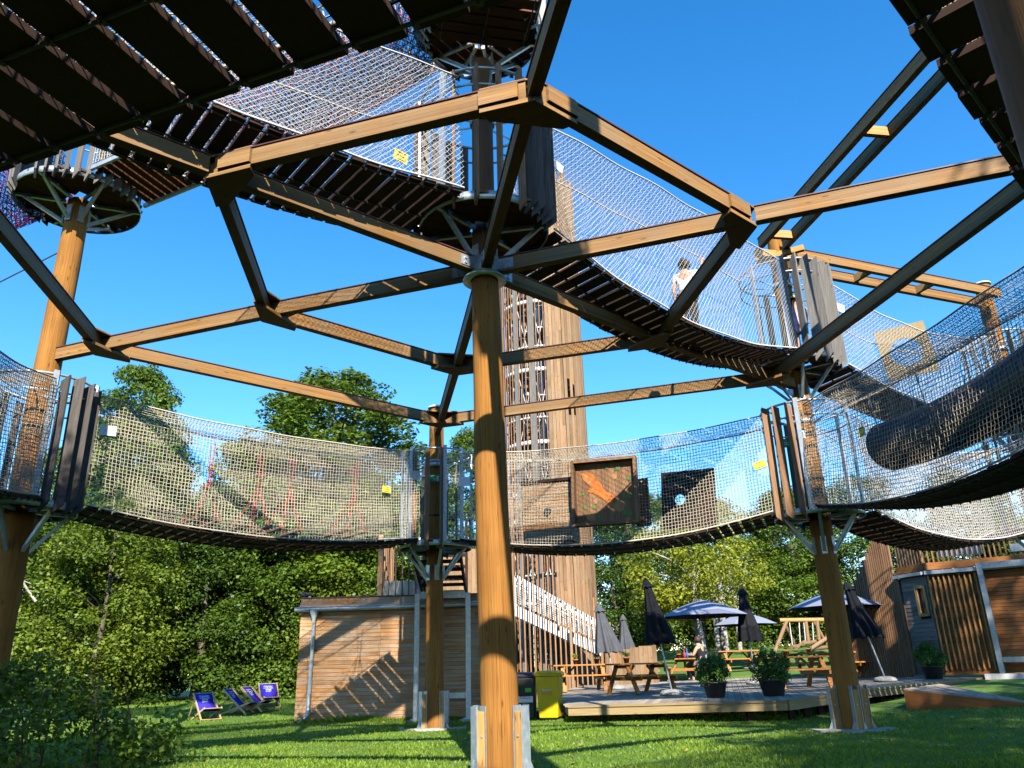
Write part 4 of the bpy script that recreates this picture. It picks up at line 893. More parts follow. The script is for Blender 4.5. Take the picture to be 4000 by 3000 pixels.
# ------------------------------------------------------------------ picnic deck
dk = thing('wooden_deck', 'low grey wooden terrace carrying the picnic tables', 'deck', (5, 22, .1))
D0, D1, D2, D3, D4 = on_deck(1228, 1525), on_deck(1700, 1512), on_deck(1790, 1500), on_deck(1866, 1488), on_deck(2125, 1463)
poly = [D0, D1, D2, D3, D4, D4 + Vector((-.6, 1.2, 0)), Vector((12, 27, 0)), Vector((9.5, 30, 0)), Vector((2.2, 30, 0)), Vector((D0.x, 24, 0))]
poly = [Vector((p.x, p.y, 0)) for p in poly]
def inside(x, y):
    c = False; j = len(poly) - 1
    for i in range(len(poly)):
        a, b = poly[i], poly[j]
        if (a.y > y) != (b.y > y) and x < (b.x - a.x) * (y - a.y) / (b.y - a.y) + a.x: c = not c
        j = i
    return c
mb = MB(); u = Vector((.24, .97, 0)).normalized(); v = Vector((u.y, -u.x, 0)); org = Vector((D0.x, D0.y, 0)); q = -6.0
while q < 16:
    cur = None; s_ = -4.0; run = []
    while s_ < 18:
        p = org + v * q + u * s_; ins = inside(p.x, p.y)
        if ins and cur is None: cur = s_
        if (not ins) and cur is not None: run.append((cur, s_)); cur = None
        s_ += .04
    for (a_, b_) in run:
        c0 = a_
        while c0 < b_ - .05:
            c1 = min(b_, c0 + random.uniform(2.4, 4.2)); A_, B_ = org + v * q + u * c0, org + v * q + u * (c1 - .004); A_.z = deck_z(A_.x, A_.y) - .016; B_.z = deck_z(B_.x, B_.y) - .016; mb.bar(A_, B_, .134, .032); c0 = c1
    q += .142
mb.build('boards', M['deck'], dk)
mb = MB(); pts = [D0, D1, D2, D3, D4, D4 + Vector((-.6, 1.2, 0))]
for a, b in zip(pts[:-1], pts[1:]):
    a, b = a.copy(), b.copy(); d = (b - a).normalized(); nn = Vector((d.y, -d.x, 0)) * .02
    mb.bar(a + nn - Vector((0, 0, .115)), b + nn - Vector((0, 0, .115)), .03, .15); mb.bar(a + nn * .6 - Vector((0, 0, .018)), b + nn * .6 - Vector((0, 0, .018)), .09, .04)
mb.bar(D0 - Vector((0, 0, .11)), Vector((D0.x, 24, D0.z - .05)), .03, .16); mb.build('fascia', M['fascia'], dk)
mb = MB()
for a, b in zip(pts[:-1], pts[1:]):
    for q in (.15, .5, .85): c = a.lerp(b, q) + Vector((0, .25, 0)); mb.abox(c.x - .06, c.x + .06, c.y - .06, c.y + .06, float(ground(c.x, c.y)) - .1, c.z - .05)
mb.build('footing', M['plank'], dk)
rp = thing('plank_walkway', 'plank walkway sloping from the deck down to the right lawn', 'walkway', (9.5, 19, .3)); mb = MB()
ra_, rb_ = on_deck(1952, 1491), on_deck(2030, 1480); rc_ = on_ground(2230, 1527) + Vector((0, 0, .06)); rd_ = rc_ + Vector((.25, 1.0, .03)); k = 22
for i in range(k):
    q0, q1 = i / k, (i + .96) / k; mb.prism([ra_.lerp(rc_, q0), ra_.lerp(rc_, q1), rb_.lerp(rd_, q1), rb_.lerp(rd_, q0)], (0, 0, .03))
mb.build('planks', M['deck'], rp)
mb = MB(); mb.prism([ra_ - Vector((0, 0, .0)), rc_ - Vector((0, 0, 0)), rc_ - Vector((0, 0, .04)), Vector((ra_.x, ra_.y, float(ground(ra_.x, ra_.y)) - .05))], (-.015, -.02, 0)); mb.build('side_board', M['cabin_board'], rp)

# picnic tables
def make_table():
    r = thing('picnic_table', None, 'picnic table'); L_ = 1.75
    mb = MB()
    for i in range(5): mb.abox(-L_ / 2, L_ / 2, -.36 + i * .146, -.36 + i * .146 + .138, .71, .75)
    mb.build('tabletop', M['table'], r, local=True, bevel=.004)
    for sg in (-1, 1):
        mb = MB(); 
        for o in (.5, .64): mb.abox(-L_ / 2, L_ / 2, sg * (o + .065) - .064, sg * (o + .065) + .064, .42, .46)
        mb.build('bench', M['table'], r, local=True, bevel=.004)
    for x in (-.6, .6):
        mb = MB(); mb.bar((x, -.24, .705), (x, -.66, 0), .045, .11, up=(1, 0, 0)); mb.build('leg', M['table'], r, local=True)
        mb = MB(); mb.bar((x, .24, .705), (x, .66, 0), .045, .11, up=(1, 0, 0)); mb.build('leg', M['table'], r, local=True)
        sx = .048 * (1 if x > 0 else -1); mb = MB(); mb.bar((x - sx, -.77, .372), (x - sx, .77, .372), .045, .09); mb.bar((x - sx, -.34, .665), (x - sx, .34, .665), .045, .08); mb.bar((x - sx * 1.6, 0, .38), (x * .35, 0, .69), .05, .07, up=(0, 1, 0)); mb.build('crossbar', M['table'], r, local=True)
    return r
T0_ = make_table(); tabs = []
for i, (px, py, yaw, lab) in enumerate(((1268, 1478, 4, 'sunlit picnic table behind the yellow bin'), (1388, 1498, 28, 'shaded picnic table nearest the front edge of the deck'), (1483, 1470, 80, 'picnic table seen from its end where the person in black sits'), (1597, 1452, 6, 'far picnic table on the grass edge under the open parasols'), (1722, 1487, 5, 'large shaded picnic table just behind the second potted shrub'), (1752, 1461, 8, 'picnic table behind the large shaded one, with flower pots'), (1868, 1462, 10, 'picnic table right of the brown log post'))):
    o = T0_ if i == 0 else copy_tree(T0_); p = on_deck(px, py)
    if i == 0: p = at_y(1258, 1490, 25.2); p.z = deck_z(p.x, p.y)
    if i == 3: p = on_ground(px, 1450)
    o.location = p; o.rotation_euler = (0, 0, R(yaw)); tag(o, lab, 'picnic table', 'picnic tables on the deck'); tabs.append((p, R(yaw)))
def on_table(i, x, y):
    p, a = tabs[i]; return p + Vector((x * math.cos(a) - y * math.sin(a), x * math.sin(a) + y * math.cos(a), .752))

# leaves: scattered rhombic leaves in clumps
def leaves(clumps, per, size, rng, up=.5, shell=.45, droop=0.0):
    Ps, Ns, Cs = [], [], []
    for (c, r, fl) in clumps:
        k = int(per * (r / .8) ** 2) + 4; d = rng.normal(size=(k, 3)); d /= np.linalg.norm(d, axis=1, keepdims=True); rr = (1 - shell) + shell * rng.random(k) ** .6
        rr = rr * (0.85 + .3 * rng.random(k)); p = d * rr[:, None] * r; p[:, 2] *= fl
        if droop: p[:, 2] -= droop * (p[:, 0] ** 2 + p[:, 1] ** 2) / r
        Ps.append(p + np.array(c)); n = d * .55 + rng.normal(size=(k, 3)) * .5; n[:, 2] += up; Ns.append(n); Cs.append(np.full(k, rng.random()))
    P, N, Cc = np.concatenate(Ps), np.concatenate(Ns), np.concatenate(Cs); N /= np.linalg.norm(N, axis=1, keepdims=True); k = len(P)
    t = rng.normal(size=(k, 3)); t -= N * np.sum(t * N, 1, keepdims=True); t /= np.linalg.norm(t, axis=1, keepdims=True); b = np.cross(N, t); s_ = size * (.6 + .7 * rng.random(k))[:, None]
    V = np.stack([P - t * s_ * .5, P + b * s_ * .33 + t * s_ * .05 + N * s_ * .06, P + t * s_ * .55, P - b * s_ * .33 + t * s_ * .05 + N * s_ * .06], 1).reshape(-1, 3)
    F = np.arange(k * 4).reshape(-1, 4); pr = np.clip(.15 + .35 * Cc + .45 * rng.random(k), 0, 1); return V, F, np.repeat(pr, 4)
M['leaf_dark'] = leafmat('dark green leaves', (0.022, 0.055, 0.006), (0.075, 0.135, 0.012), .3)
M['leaf_mid'] = leafmat('green leaves', (0.018, 0.055, 0.005), (0.115, 0.19, 0.014), .3)
M['leaf_yellow'] = leafmat('yellow green leaves', (0.08, 0.125, 0.006), (0.31, 0.335, 0.022), .35)
M['leaf_lime'] = leafmat('light green leaves', (0.045, 0.095, 0.006), (0.17, 0.23, 0.018), .33)
M['leaf_shrub'] = leafmat('bright shrub leaves', (0.03, 0.09, 0.012), (0.085, 0.19, 0.03), .25)

# potted shrubs
M['pot'] = plain('dark plastic pot', (0.05, 0.052, 0.058), .55); M['terracotta'] = plain('terracotta', (0.48, 0.16, 0.05), .8, 0, .15, 20)
for i, (px, py, lab, sc) in enumerate(((1547, 1507, 'sunlit round shrub in a grey pot on the deck edge', 1.0), (1672, 1503, 'shaded round shrub in a black pot beside the large picnic table', 1.12), (2019, 1467, 'leafy shrub in a dark pot below the cabin window', 1.05))):
    p = on_deck(px, py); t = thing('potted_shrub', lab, 'potted plant', p, group='potted shrubs on the deck'); rng = np.random.default_rng(50 + i); mb = MB()
    mb.lathe(p, [(.01, .004), (.19 * sc, .004), (.255 * sc, .30), (.275 * sc, .30), (.275 * sc, .325), (.25 * sc, .325), (.235 * sc, .27), (.01, .27)], 26); mb.build('pot', M['pot'], t)
    cl = []
    for j in range(52):
        a = rng.random() * 6.28; h = rng.random(); rr = .34 * sc * math.sqrt(max(0, 1 - (h * 1.05 - .3) ** 2)) * rng.random() ** .4
        cl.append(((p.x + rr * math.cos(a), p.y + rr * math.sin(a), p.z + .33 + h * .5 * sc), .085 + .05 * rng.random(), 1.2))
    V, F, A_ = leaves(cl, 4500, .05, rng, .4, .6); np_mesh('foliage', V, F, M['leaf_shrub'], t, attr=A_)
def flower_pot(i, x, y, lab, mat):
    p = on_table(i, x, y); t = thing('flower_pot', lab, 'flower pot', p, group='flower pots on the picnic tables'); mb = MB(); mb.lathe(p, [(.01, .002), (.06, .002), (.08, .12), (.09, .12), (.09, .15), (.07, .15), (.01, .13)], 18); mb.build('pot', M['terracotta'], t)
    rng = np.random.default_rng(int(x * 100 + 500) + i); cl = [((p.x + rng.normal() * .05, p.y + rng.normal() * .05, p.z + .2 + rng.random() * .08), .06, .8) for _ in range(14)]; V, F, A_ = leaves(cl, 2600, .035, rng, .4, .6); np_mesh('plant', V, F, M[mat], t, attr=A_)
flower_pot(0, -.15, .1, 'left flower pot on the sunlit table behind the yellow bin', 'leaf_yellow'); flower_pot(0, .5, .1, 'right flower pot on the sunlit table behind the yellow bin', 'leaf_shrub'); flower_pot(1, -.4, .05, 'dark flower pot on the shaded front table', 'leaf_dark')
flower_pot(4, -.1, .15, 'flower pot on the large shaded table', 'leaf_yellow'); flower_pot(5, .1, .1, 'flower pot on the table behind the large shaded one', 'leaf_shrub'); flower_pot(2, -.45, .2, 'flower pot beside the sauce bottles', 'leaf_dark')
for (x, y, mname, lab) in ((-.5, .0, 'rope_red', 'red sauce bottle on the table of the person in black'), (-.42, -.1, 'rope_blue', 'blue bottle beside the red sauce bottle')):
    p = on_table(2, x, y); t = thing('sauce_bottle', lab, 'bottle', p, group='sauce bottles'); mb = MB(); mb.lathe(p, [(.01, .001), (.04, .001), (.042, .16), (.02, .2), (.015, .2)], 14); mb.build('bottle', M[mname], t); mb = MB(); mb.lathe(p, [(.022, .2), (.018, .24), (.006, .29), (.001, .29)], 10); mb.build('nozzle', M[mname], t)

# parasols
M['parasol_grey'] = plain('grey cloth', (0.085, 0.09, 0.10), .85, 0, .12, 6, .1); M['parasol_black'] = plain('black cloth', (0.018, 0.019, 0.023), .85, 0, .12, 6, .1); M['parasol_open'] = plain('slate cloth', (0.22, 0.24, 0.31), .8, 0, .06, 4, .2)
def closed_parasol(p, H, mat, lab, lean=(0, 0), wide=.3):
    t = thing('closed_parasol', lab, 'parasol', p, group='closed parasols on the deck'); ax = Vector((lean[0], lean[1], H)); mb = MB(); mb.lathe(p, [(.01, .14), (.1, .14), (.24, .11), (.3, .05), (.28, 0), (.01, 0)], 20); mb.build('base_stone', M['concrete'], t)
    mb = MB(); mb.tube([p + Vector((0, 0, .1)), p + ax], .022, 10); mb.build('pole', M['steel'], t)
    def pleat(prof, name):
        n = 64; vs, fs, gs = [], [], []
        for (f, r, am) in prof:
            c = p + ax * f
            for j in range(n):
                a = 2 * math.pi * j / n; rr = r * (1 + am * math.cos(a * 8 + 1.2 * f) + .5 * am * math.sin(a * 3 + 2)); dz = -.05 * math.cos(a * 8) * am * 2 if f == prof[0][0] else 0
                vs.append((c.x + rr * math.cos(a), c.y + rr * math.sin(a), c.z + dz)); gs.append((0, 0, 0))
        for i in range(len(prof) - 1):
            for j in range(n): fs.append((i * n + j, i * n + (j + 1) % n, (i + 1) * n + (j + 1) % n, (i + 1) * n + j))
        q = MB(); q._add(vs, fs, gs, True); q.build(name, M[mat], t)
    pleat([(.43, wide, .22), (.5, wide * .95, .2), (.62, wide * .75, .16), (.76, wide * .52, .12), (.88, wide * .36, .08), (.95, wide * .25, .05)], 'canopy'); pleat([(.915, wide * .48, .14), (.95, wide * .33, .08), (.985, wide * .18, .04), (1.0, .02, 0), (1.003, .001, 0)], 'vent')
for (px, py, H, mat, lab, lean, wd) in ((1331, 1490, 2.45, 'parasol_grey', 'large grey closed parasol behind the front picnic table', (-.38, 0), .36), (1361, 1468, 2.55, 'parasol_grey', 'smaller grey closed parasol right of the large grey one', (-.12, 0), .3), (1452, 1502, 2.78, 'parasol_black', 'black closed parasol standing at the deck front, right of the grey pair', (-.42, 0), .3), (1634, 1478, 2.75, 'parasol_black', 'black closed parasol between the two open parasols', (-.1, 0), .32), (1911, 1460, 2.6, 'parasol_black', 'striped-shadow black closed parasol right of the brown log post', (-.62, 0), .34)):
    p = on_deck(px, py)
    if px > 1900: p = at_y(px, py, 22.3); p.z = deck_z(p.x, p.y)
    closed_parasol(p, H, mat, lab, lean, wd)
def open_parasol(px, py, y, r, lab):
    top = at_y(px, py, y); g = deck_z(top.x, y) if y < 28 else float(ground(top.x, y)); t = thing('open_parasol', lab, 'parasol', (top.x, y, g), group='open parasols')
    n = 8; hgt = .48 * r / 1.35; ring = [(top.x + r * math.cos(2 * math.pi * (j + .3) / n), y + r * math.sin(2 * math.pi * (j + .3) / n), top.z - hgt) for j in range(n)]; vs, fs, gs = [], [], []; K = 6
    for j in range(n):
        a, b = Vector(ring[j]), Vector(ring[(j + 1) % n]); base = len(vs)
        for i in range(K + 1):
            f = i / K
            for h in range(4): q = top.lerp(a.lerp(b, h / 3), f); q.z -= .05 * math.sin(math.pi * h / 3) * f * -0 + .07 * math.sin(math.pi * f) * -.8; vs.append(tuple(q)); gs.append((0, 0, 0))
        for i in range(K):
            for h in range(3): fs.append((base + i * 4 + h, base + (i + 1) * 4 + h, base + (i + 1) * 4 + h + 1, base + i * 4 + h + 1))
    mb = MB(); mb._add(vs, fs, gs, False); o = mb.build('canopy', M['parasol_open'], t); so_ = o.modifiers.new('cloth', 'SOLIDIFY'); so_.thickness = .008
    mb = MB(); mb.tube([(top.x, y, g), (top.x + .03, y, top.z + .05)], .024, 10); mb.build('pole', M['dark_steel'], t); mb = MB()
    for q in ring: mb.tube([Vector((top.x, y, top.z - .03)), Vector(q) - Vector((0, 0, .01))], .009, 5); mb.tube([Vector((top.x, y, top.z - .62)), top.lerp(Vector(q), .55) - Vector((0, 0, .02))], .008, 5)
    mb.build('ribs', M['dark_steel'], t)
    mb = MB(); mb.lathe((top.x, y, g), [(.01, .1), (.25, .09), (.3, .03), (.3, 0), (.01, 0)], 20); mb.build('base_stone', M['concrete'], t)
open_parasol(1516, 1296, 24.5, 1.33, 'open slate parasol in the middle of the deck'); open_parasol(1605, 1324, 33, 1.3, 'smaller far open parasol behind the black closed one'); open_parasol(1795, 1276, 25.5, 1.45, 'open slate parasol partly hidden by the brown log post')

# bins
def text_mesh(body, size, mat, parent, origin, u, up, nrm, name='lettering', bold=False):
    cu = bpy.data.curves.new(name, 'FONT'); cu.body = body; cu.size = size; cu.align_x = 'CENTER'; cu.align_y = 'CENTER'; cu.extrude = .0008
    if bold: cu.offset = size * .02
    ob = bpy.data.objects.new('tmp', cu); COL.objects.link(ob); dg = bpy.context.evaluated_depsgraph_get(); dg.update(); me = bpy.data.meshes.new_from_object(ob.evaluated_get(dg)); bpy.data.objects.remove(ob); bpy.data.curves.remove(cu)
    me.name = name; me.materials.clear(); o = bpy.data.objects.new(name, me); COL.objects.link(o); me.materials.append(mat); u, up, nrm = Vector(u).normalized(), Vector(up).normalized(), Vector(nrm).normalized()
    mm = Matrix.Identity(4)
    for i in range(3): mm[i][0], mm[i][1], mm[i][2], mm[i][3] = u[i], up[i], nrm[i], origin[i]
    me.transform(mm); o.parent = parent; return o
M['yellow_bin'] = plain('yellow plastic', (0.72, 0.50, 0.008), .4, 0, .05, 4, .45); M['bin_black'] = plain('black bin plastic', (0.02, 0.021, 0.023), .45, 0, .1); M['bin_blue'] = plain('dark blue lid', (0.03, 0.03, 0.09), .45); M['orange_label'] = plain('orange sticker', (0.72, 0.36, 0.01), .5, 0, .04)
def make_bin(lab, body, lid, p, rz):
    r = thing('wheeled_bin', lab, 'wheelie bin', p, rz, 'wheeled bins by the deck'); mb = MB()
    def fru(x0, y0, x1, y1, z0, z1):
        vs = [(-x0, -y0, z0), (x0, -y0, z0), (x0, y0, z0), (-x0, y0, z0), (-x1, -y1, z1), (x1, -y1, z1), (x1, y1, z1), (-x1, y1, z1)]; mb._add(vs, [(3, 2, 1, 0), (4, 5, 6, 7), (0, 1, 5, 4), (1, 2, 6, 5), (2, 3, 7, 6), (3, 0, 4, 7)], vs)
    fru(.215, .24, .27, .30, .05, .93); b_ = mb.build('body', body, r, local=True, bevel=.025)
    mb = MB(); fru(.29, .325, .295, .33, .932, .985); mb.build('rim', body, r, local=True, bevel=.012)
    mb = MB(); fru(.30, .345, .27, .30, .99, 1.03); fru(.265, .29, .15, .16, 1.031, 1.055); mb.build('lid', lid, r, local=True, bevel=.014)
    mb = MB(); mb.tube([(-.2, .34, 1.0), (-.2, .4, 1.0), (.2, .4, 1.0), (.2, .34, 1.0)], .015, 8); mb.build('handle', lid, r, local=True)
    for sg in (-1, 1): mb = MB(); mb.tube([(sg * .235, .22, .1), (sg * .29, .22, .1)], .1, 20); mb.build('wheel', M['black'], r, local=True)
    return r
bp_ = at_y(1190, 1551, 19.3); bp_.z = float(ground(bp_.x, bp_.y)); ybin = make_bin('yellow plastics recycling bin at the left end of the deck', M['yellow_bin'], M['yellow_bin'], bp_, R(-14))
mb = MB(); mb.box((-.02, -.284, .62), (.115, 0, 0), (0, .002, 0), (0, .008, .085)); mb.build('label', M['orange_label'], ybin, local=True); text_mesh('PLASTY', .062, M['white'], ybin, (-.02, -.2885, .63), (1, 0, 0), (0, -.07, 1), (0, -1, 0), bold=True)
bp2 = at_y(1136, 1548, 19.6); bp2.z = float(ground(bp2.x, bp2.y)); bbin = make_bin('black waste bin half hidden behind the central log post', M['bin_black'], M['bin_blue'], bp2, R(-6))
mb = MB(); mb.box((.03, -.274, .5), (.17, 0, 0), (0, .002, 0), (0, .0085, .1)); mb.build('label', M['white'], bbin, local=True); text_mesh('SMĚSNÝ\nODPAD', .07, M['ink'], bbin, (.03, -.2785, .51), (1, 0, 0), (0, -.07, 1), (0, -1, 0), bold=True)
mb = MB(); mb.box((.1, -.286, .68), (.07, 0, 0), (0, .002, 0), (0, .007, .06)); mb.build('sticker', plain('green sticker', (.1, .5, .06), .5), bbin, local=True)

# deck chairs
M['chair_blue'] = plain('violet blue canvas', (0.045, 0.03, 0.40), .8, 0, .08, 8, .15); M['chair_wood'] = wood('beech slat', (.42, .27, .11), (.62, .44, .22), .55, var=.1)
def make_chair():
    r = thing('deck_chair', None, 'deck chair')
    for sg in (-1, 1):
        mb = MB(); mb.bar((-.40, sg * .27, .68), (.36, sg * .27, .0), .028, .05); mb.build('back_rail', M['chair_wood'], r, local=True)
        mb = MB(); mb.bar((-.46, sg * .235, .0), (.42, sg * .235, .31), .028, .05); mb.build('seat_rail', M['chair_wood'], r, local=True)
        mb = MB(); mb.bar((-.2, sg * .3, .5), (-.52, sg * .3, .02), .022, .035); mb.build('prop', M['chair_wood'], r, local=True)
    mb = MB(); mb.tube([(-.39, -.28, .67), (-.39, .28, .67)], .016, 8); mb.tube([(.41, -.25, .3), (.41, .25, .3)], .016, 8); mb.tube([(-.45, -.24, .01), (-.45, .24, .01)], .014, 8); mb.tube([(.34, -.28, .02), (.34, .28, .02)], .014, 8); mb.build('cross_rod', M['chair_wood'], r, local=True)
    pts = [(-.39, .685), (-.27, .555), (-.15, .425), (-.03, .31), (.08, .24), (.2, .225), (.31, .255), (.42, .315)]; mb = MB(); vs, fs, gs = [], [], []
    for i, (x, z) in enumerate(pts):
        for y in (-.235, 0, .235): vs.append((x, y, z)); gs.append((x, y, z))
    for i in range(len(pts) - 1):
        for h in range(2): a = i * 3 + h; fs.append((a, a + 3, a + 4, a + 1))
    mb._add(vs, fs, gs, True); o = mb.build('canvas', M['chair_blue'], r, local=True); q = o.modifiers.new('cloth', 'SOLIDIFY'); q.thickness = .006
    dn = Vector((.12, 0, -.13)).normalized(); nr = Vector((.13, 0, .12)).normalized()
    for i, s_ in enumerate(('POHODY', 'A RELAXU', 'MÁME', 'DOST')): c = Vector((-.30, 0, .59)) + dn * (i * .062) + nr * .008; text_mesh(s_, .062, M['white'], r, c, (0, 1, 0), -dn, nr, bold=True)
    return r
ch0 = make_chair()
for i, (px, py, yaw, lab) in enumerate(((445, 1555, -48, 'blue deck chair standing apart at the left'), (515, 1543, -8, 'blue deck chair second from the left, seen side on'), (553, 1537, -14, 'blue deck chair between the side-on one and the rearmost one'), (580, 1529, -62, 'blue deck chair nearest the shed, facing the camera'))):
    o = ch0 if i == 0 else copy_tree(ch0); o.location = on_ground(px, py); o.rotation_euler = (0, 0, R(yaw)); tag(o, lab, 'deck chair', 'blue deck chairs on the lawn')

# log swing frame far behind
sw = on_ground(1745, 1413); k = sw.y / 3059 * 4000 / 2212 * .94
t = thing('log_swing', 'rustic swing frame of peeled logs behind the deck', 'swing', sw)
P = lambda px, py, dy=0: at_y(px, py, sw.y + dy)
def log_(pts, r, nm='log'): mb = MB(); mb.tube(pts, r, 10); mb.build(nm, M['tower_board'] if nm == 'log' else M['batten'], t)
log_([P(1684, 1340), P(1783, 1339)], .1, 'top_bar')
for a, b, dy in (((1700, 1340), (1671, 1414), -.5), ((1693, 1345), (1716, 1392), .6), ((1740, 1338), (1746, 1386), 0), ((1764, 1334), (1769, 1382), 0), ((1757, 1342), (1790, 1400), .6)): log_([P(*a), P(*b, dy)], .085)
for a, b in (((1710, 1398), (1760, 1390)), ((1720, 1400), (1748, 1380)), ((1750, 1402), (1790, 1376)), ((1735, 1392), (1770, 1384)), ((1745, 1403), (1786, 1398))): log_([P(*a, -1), P(*b, .5)], .09)
mb = MB()
for x0, x1 in ((1705, 1712), (1726, 1729), (1736, 1741), (1755, 1758)): mb.tube([P(x0, 1342), P(x1, 1396)], .025, 5)
mb.build('rope', M['net_white'], t)

# ------------------------------------------------------------------ trees
def make_crown(seed, H, Rr, z0, n, per, size, prof, fl=.62, r0=(.55, 1.0)):
    rng = np.random.default_rng(seed); cl = []
    for i in range(n):
        h = rng.random() ** .9; rad_ = Rr * prof(h); a = rng.random() * 6.283; q = .35 + .65 * rng.random() ** .45; rr = rad_ * q
        cl.append(((rr * math.cos(a), rr * math.sin(a), z0 + (H - z0) * h), rng.uniform(*r0) * (.65 + .5 * (1 - h)), fl))
    return leaves(cl, per, size, rng, .55, .5, .12)
def tree_proto(seed, H, Rr, z0, n, per, size, mat, prof, tr=.16, bark='bark', limbs=9, name='tree'):
    rng = random.Random(seed); r = thing(name, None, 'tree'); V, F, A_ = make_crown(seed, H, Rr, z0, n, per, size, prof)
    np_mesh('crown', V, F, M[mat], r, attr=A_, local=True); mb = MB(); pts = [(.05 * math.sin(i * 1.1 + seed), .06 * math.cos(i * .9), H * .9 * i / 9 - .2) for i in range(10)]; mb.tube(pts, [tr * (1 - .9 * i / 9) for i in range(10)], 10); mb.build('trunk', M[bark], r, local=True)
    mb = MB()
    for i in range(limbs):
        z = H * rng.uniform(.2, .75); a = rng.uniform(0, 6.28); l = Rr * rng.uniform(.5, .9); mb.tube([(0, 0, z), (l * .5 * math.cos(a), l * .5 * math.sin(a), z + l * .28), (l * math.cos(a), l * math.sin(a), z + l * .42)], [tr * .35, tr * .2, tr * .06], 6)
    mb.build('limbs', M[bark], r, local=True); return r
dense = lambda h: min(1, .75 + h) * math.sqrt(max(.02, 1 - max(0, (h - .25) / .78) ** 2)); cone = lambda h: max(.08, 1 - h) ** .55 * min(1, .6 + 2 * h); airy = lambda h: math.sqrt(max(.02, 1 - (2 * h - .95) ** 2))
pr_ = [tree_proto(101, 8.2, 2.5, .2, 165, 280, .135, 'leaf_mid', dense), tree_proto(102, 9.0, 2.6, .5, 175, 280, .135, 'leaf_dark', cone), tree_proto(103, 7.6, 2.4, .15, 165, 280, .13, 'leaf_lime', airy), tree_proto(104, 9.5, 2.8, 1.2, 175, 280, .14, 'leaf_mid', dense, .2)]
used = [False] * 4
def plant(i, x, y, H, lab, grp, rz=None, wide=1.0, z=None):
    base = (8.2, 9.0, 7.6, 9.5)[i]; o = pr_[i] if not used[i] else copy_tree(pr_[i]); used[i] = True; s_ = H / base; o.location = (x, y, float(ground(x, y)) if z is None else z); o.scale = (s_ * wide, s_ * wide, s_); o.rotation_euler = (0, 0, random.uniform(0, 6.28) if rz is None else rz); tag(o, lab, 'tree', grp)
tall = tree_proto(140, 15.0, 3.5, 3.0, 300, 250, .16, 'leaf_mid', lambda h: math.sqrt(max(.03, 1 - h ** 2.2)) * min(1, .7 + h), .26, name='tall_tree')
gl = 'trees at the left edge of the lawn'; gr_ = 'trees behind the picnic deck'
for a in ((0, -17.2, 29.5, 7.2, 'broad leafy tree at the far left of the tree wall'), (2, -14.4, 28.2, 6.8, 'full light green tree left of the bare trunk gap'), (1, -12.0, 31.0, 8.0, 'darker tree behind the single deck chair'), (0, -9.6, 32.4, 7.6, 'leafy tree right behind the three deck chairs'), (2, -7.3, 32.5, 7.4, 'bright tree beside the left corner of the shed'), (3, -5.2, 33.0, 7.8, 'tree rising behind the shed roof with the pigeon'), (1, -15.6, 33.5, 9.6, 'dark tree in the second row at the left'), (3, -19.6, 34, 10.5, 'tall tree half cut by the left log post'), (3, -8.2, 37, 9.4, 'second row tree between the two tall crowns')): plant(a[0], a[1], a[2], a[3], a[4], gl, wide=1.12)
def tall_one(o, x, y, H, lab, rz, wide): o.location = (x, y, float(ground(x, y))); o.scale = (H / 15 * wide, H / 15 * wide, H / 15); o.rotation_euler = (0, 0, rz); tag(o, lab, 'tree', gl)
tall_one(tall, at_y(262, 1100, 36).x, 36, 15.2, 'tall tree whose crown tops the net at the left', 1.0, .95); tall_one(copy_tree(tall), at_y(712, 1100, 35).x, 35, 14.2, 'tall round-topped tree standing free against the sky', 2.6, 1.6); tall_one(copy_tree(tall), -2.2, 38, 12.4, 'tree top just left of the tower', 4.0, .8)
plant(0, -18.2, 36, 12.2, 'high tree behind the net beside the dark boards', gl, 1.0, 1.1); plant(2, -10.0, 38, 11.8, 'pale tree filling the net between the two tall crowns', gl, 2.2, 1.25); plant(3, -12.6, 38.5, 11.8, 'far tree seen through the middle of the left net', gl, 3.2, 1.1)
plant(2, -11.6, 36.5, 9.6, 'pale tree in the second row left of the tall round-topped one', gl, 1.2, 1.1)
for a in ((1, 5.2, 44, 8.2, 'dark tree right of the tower'), (2, 11.8, 45.5, 8.0, 'mid green tree behind the two open parasols'), (0, 15.2, 44, 8.2, 'broad tree behind the rustic swing'), (3, 19.0, 43, 8.8, 'tree behind the brown log post'), (1, 22.4, 40, 8.6, 'dark tree left of the cabin screen'), (0, 8.4, 48, 9.0, 'far tree behind the yellow one'), (2, 26.5, 41, 8.5, 'tree above the cabin roof'), (3, 31, 40, 9.5, 'tree at the far right edge'), (1, 17, 49, 9.4, 'second row tree behind the swing')): plant(a[0], a[1], a[2], a[3], a[4], gr_, wide=1.15)
yt = tree_proto(120, 6.4, 3.1, 1.9, 95, 260, .14, 'leaf_yellow', airy, .24, 'bark_pale', 12, 'yellow_tree'); p = on_ground(1481, 1413); yt.location = (p.x, 36.5, float(ground(p.x, 36.5))); tag(yt, 'yellow-green tree with pale trunk behind the parasols', 'tree')
for i in range(4):
    if not used[i]: bpy.data.objects.remove(pr_[i])
gb = 'trees behind the viewer shading the foreground'
for a in ((0, -5.6, -2.6, 14.6, 'tree behind the viewer shading the bush and the left log post'), (3, -8.6, -3.0, 14.2, 'second tree behind the viewer at the left'), (3, 8.0, -1.8, 15.6, 'tree behind the viewer shading the right log post'), (0, 11.6, .5, 13.6, 'second tree behind the viewer at the right'), (3, 15.4, -1.5, 20.5, 'tallest tree behind the viewer shading the cabin')): plant(a[0], a[1], a[2], a[3], a[4], gb, 1.0, .72)
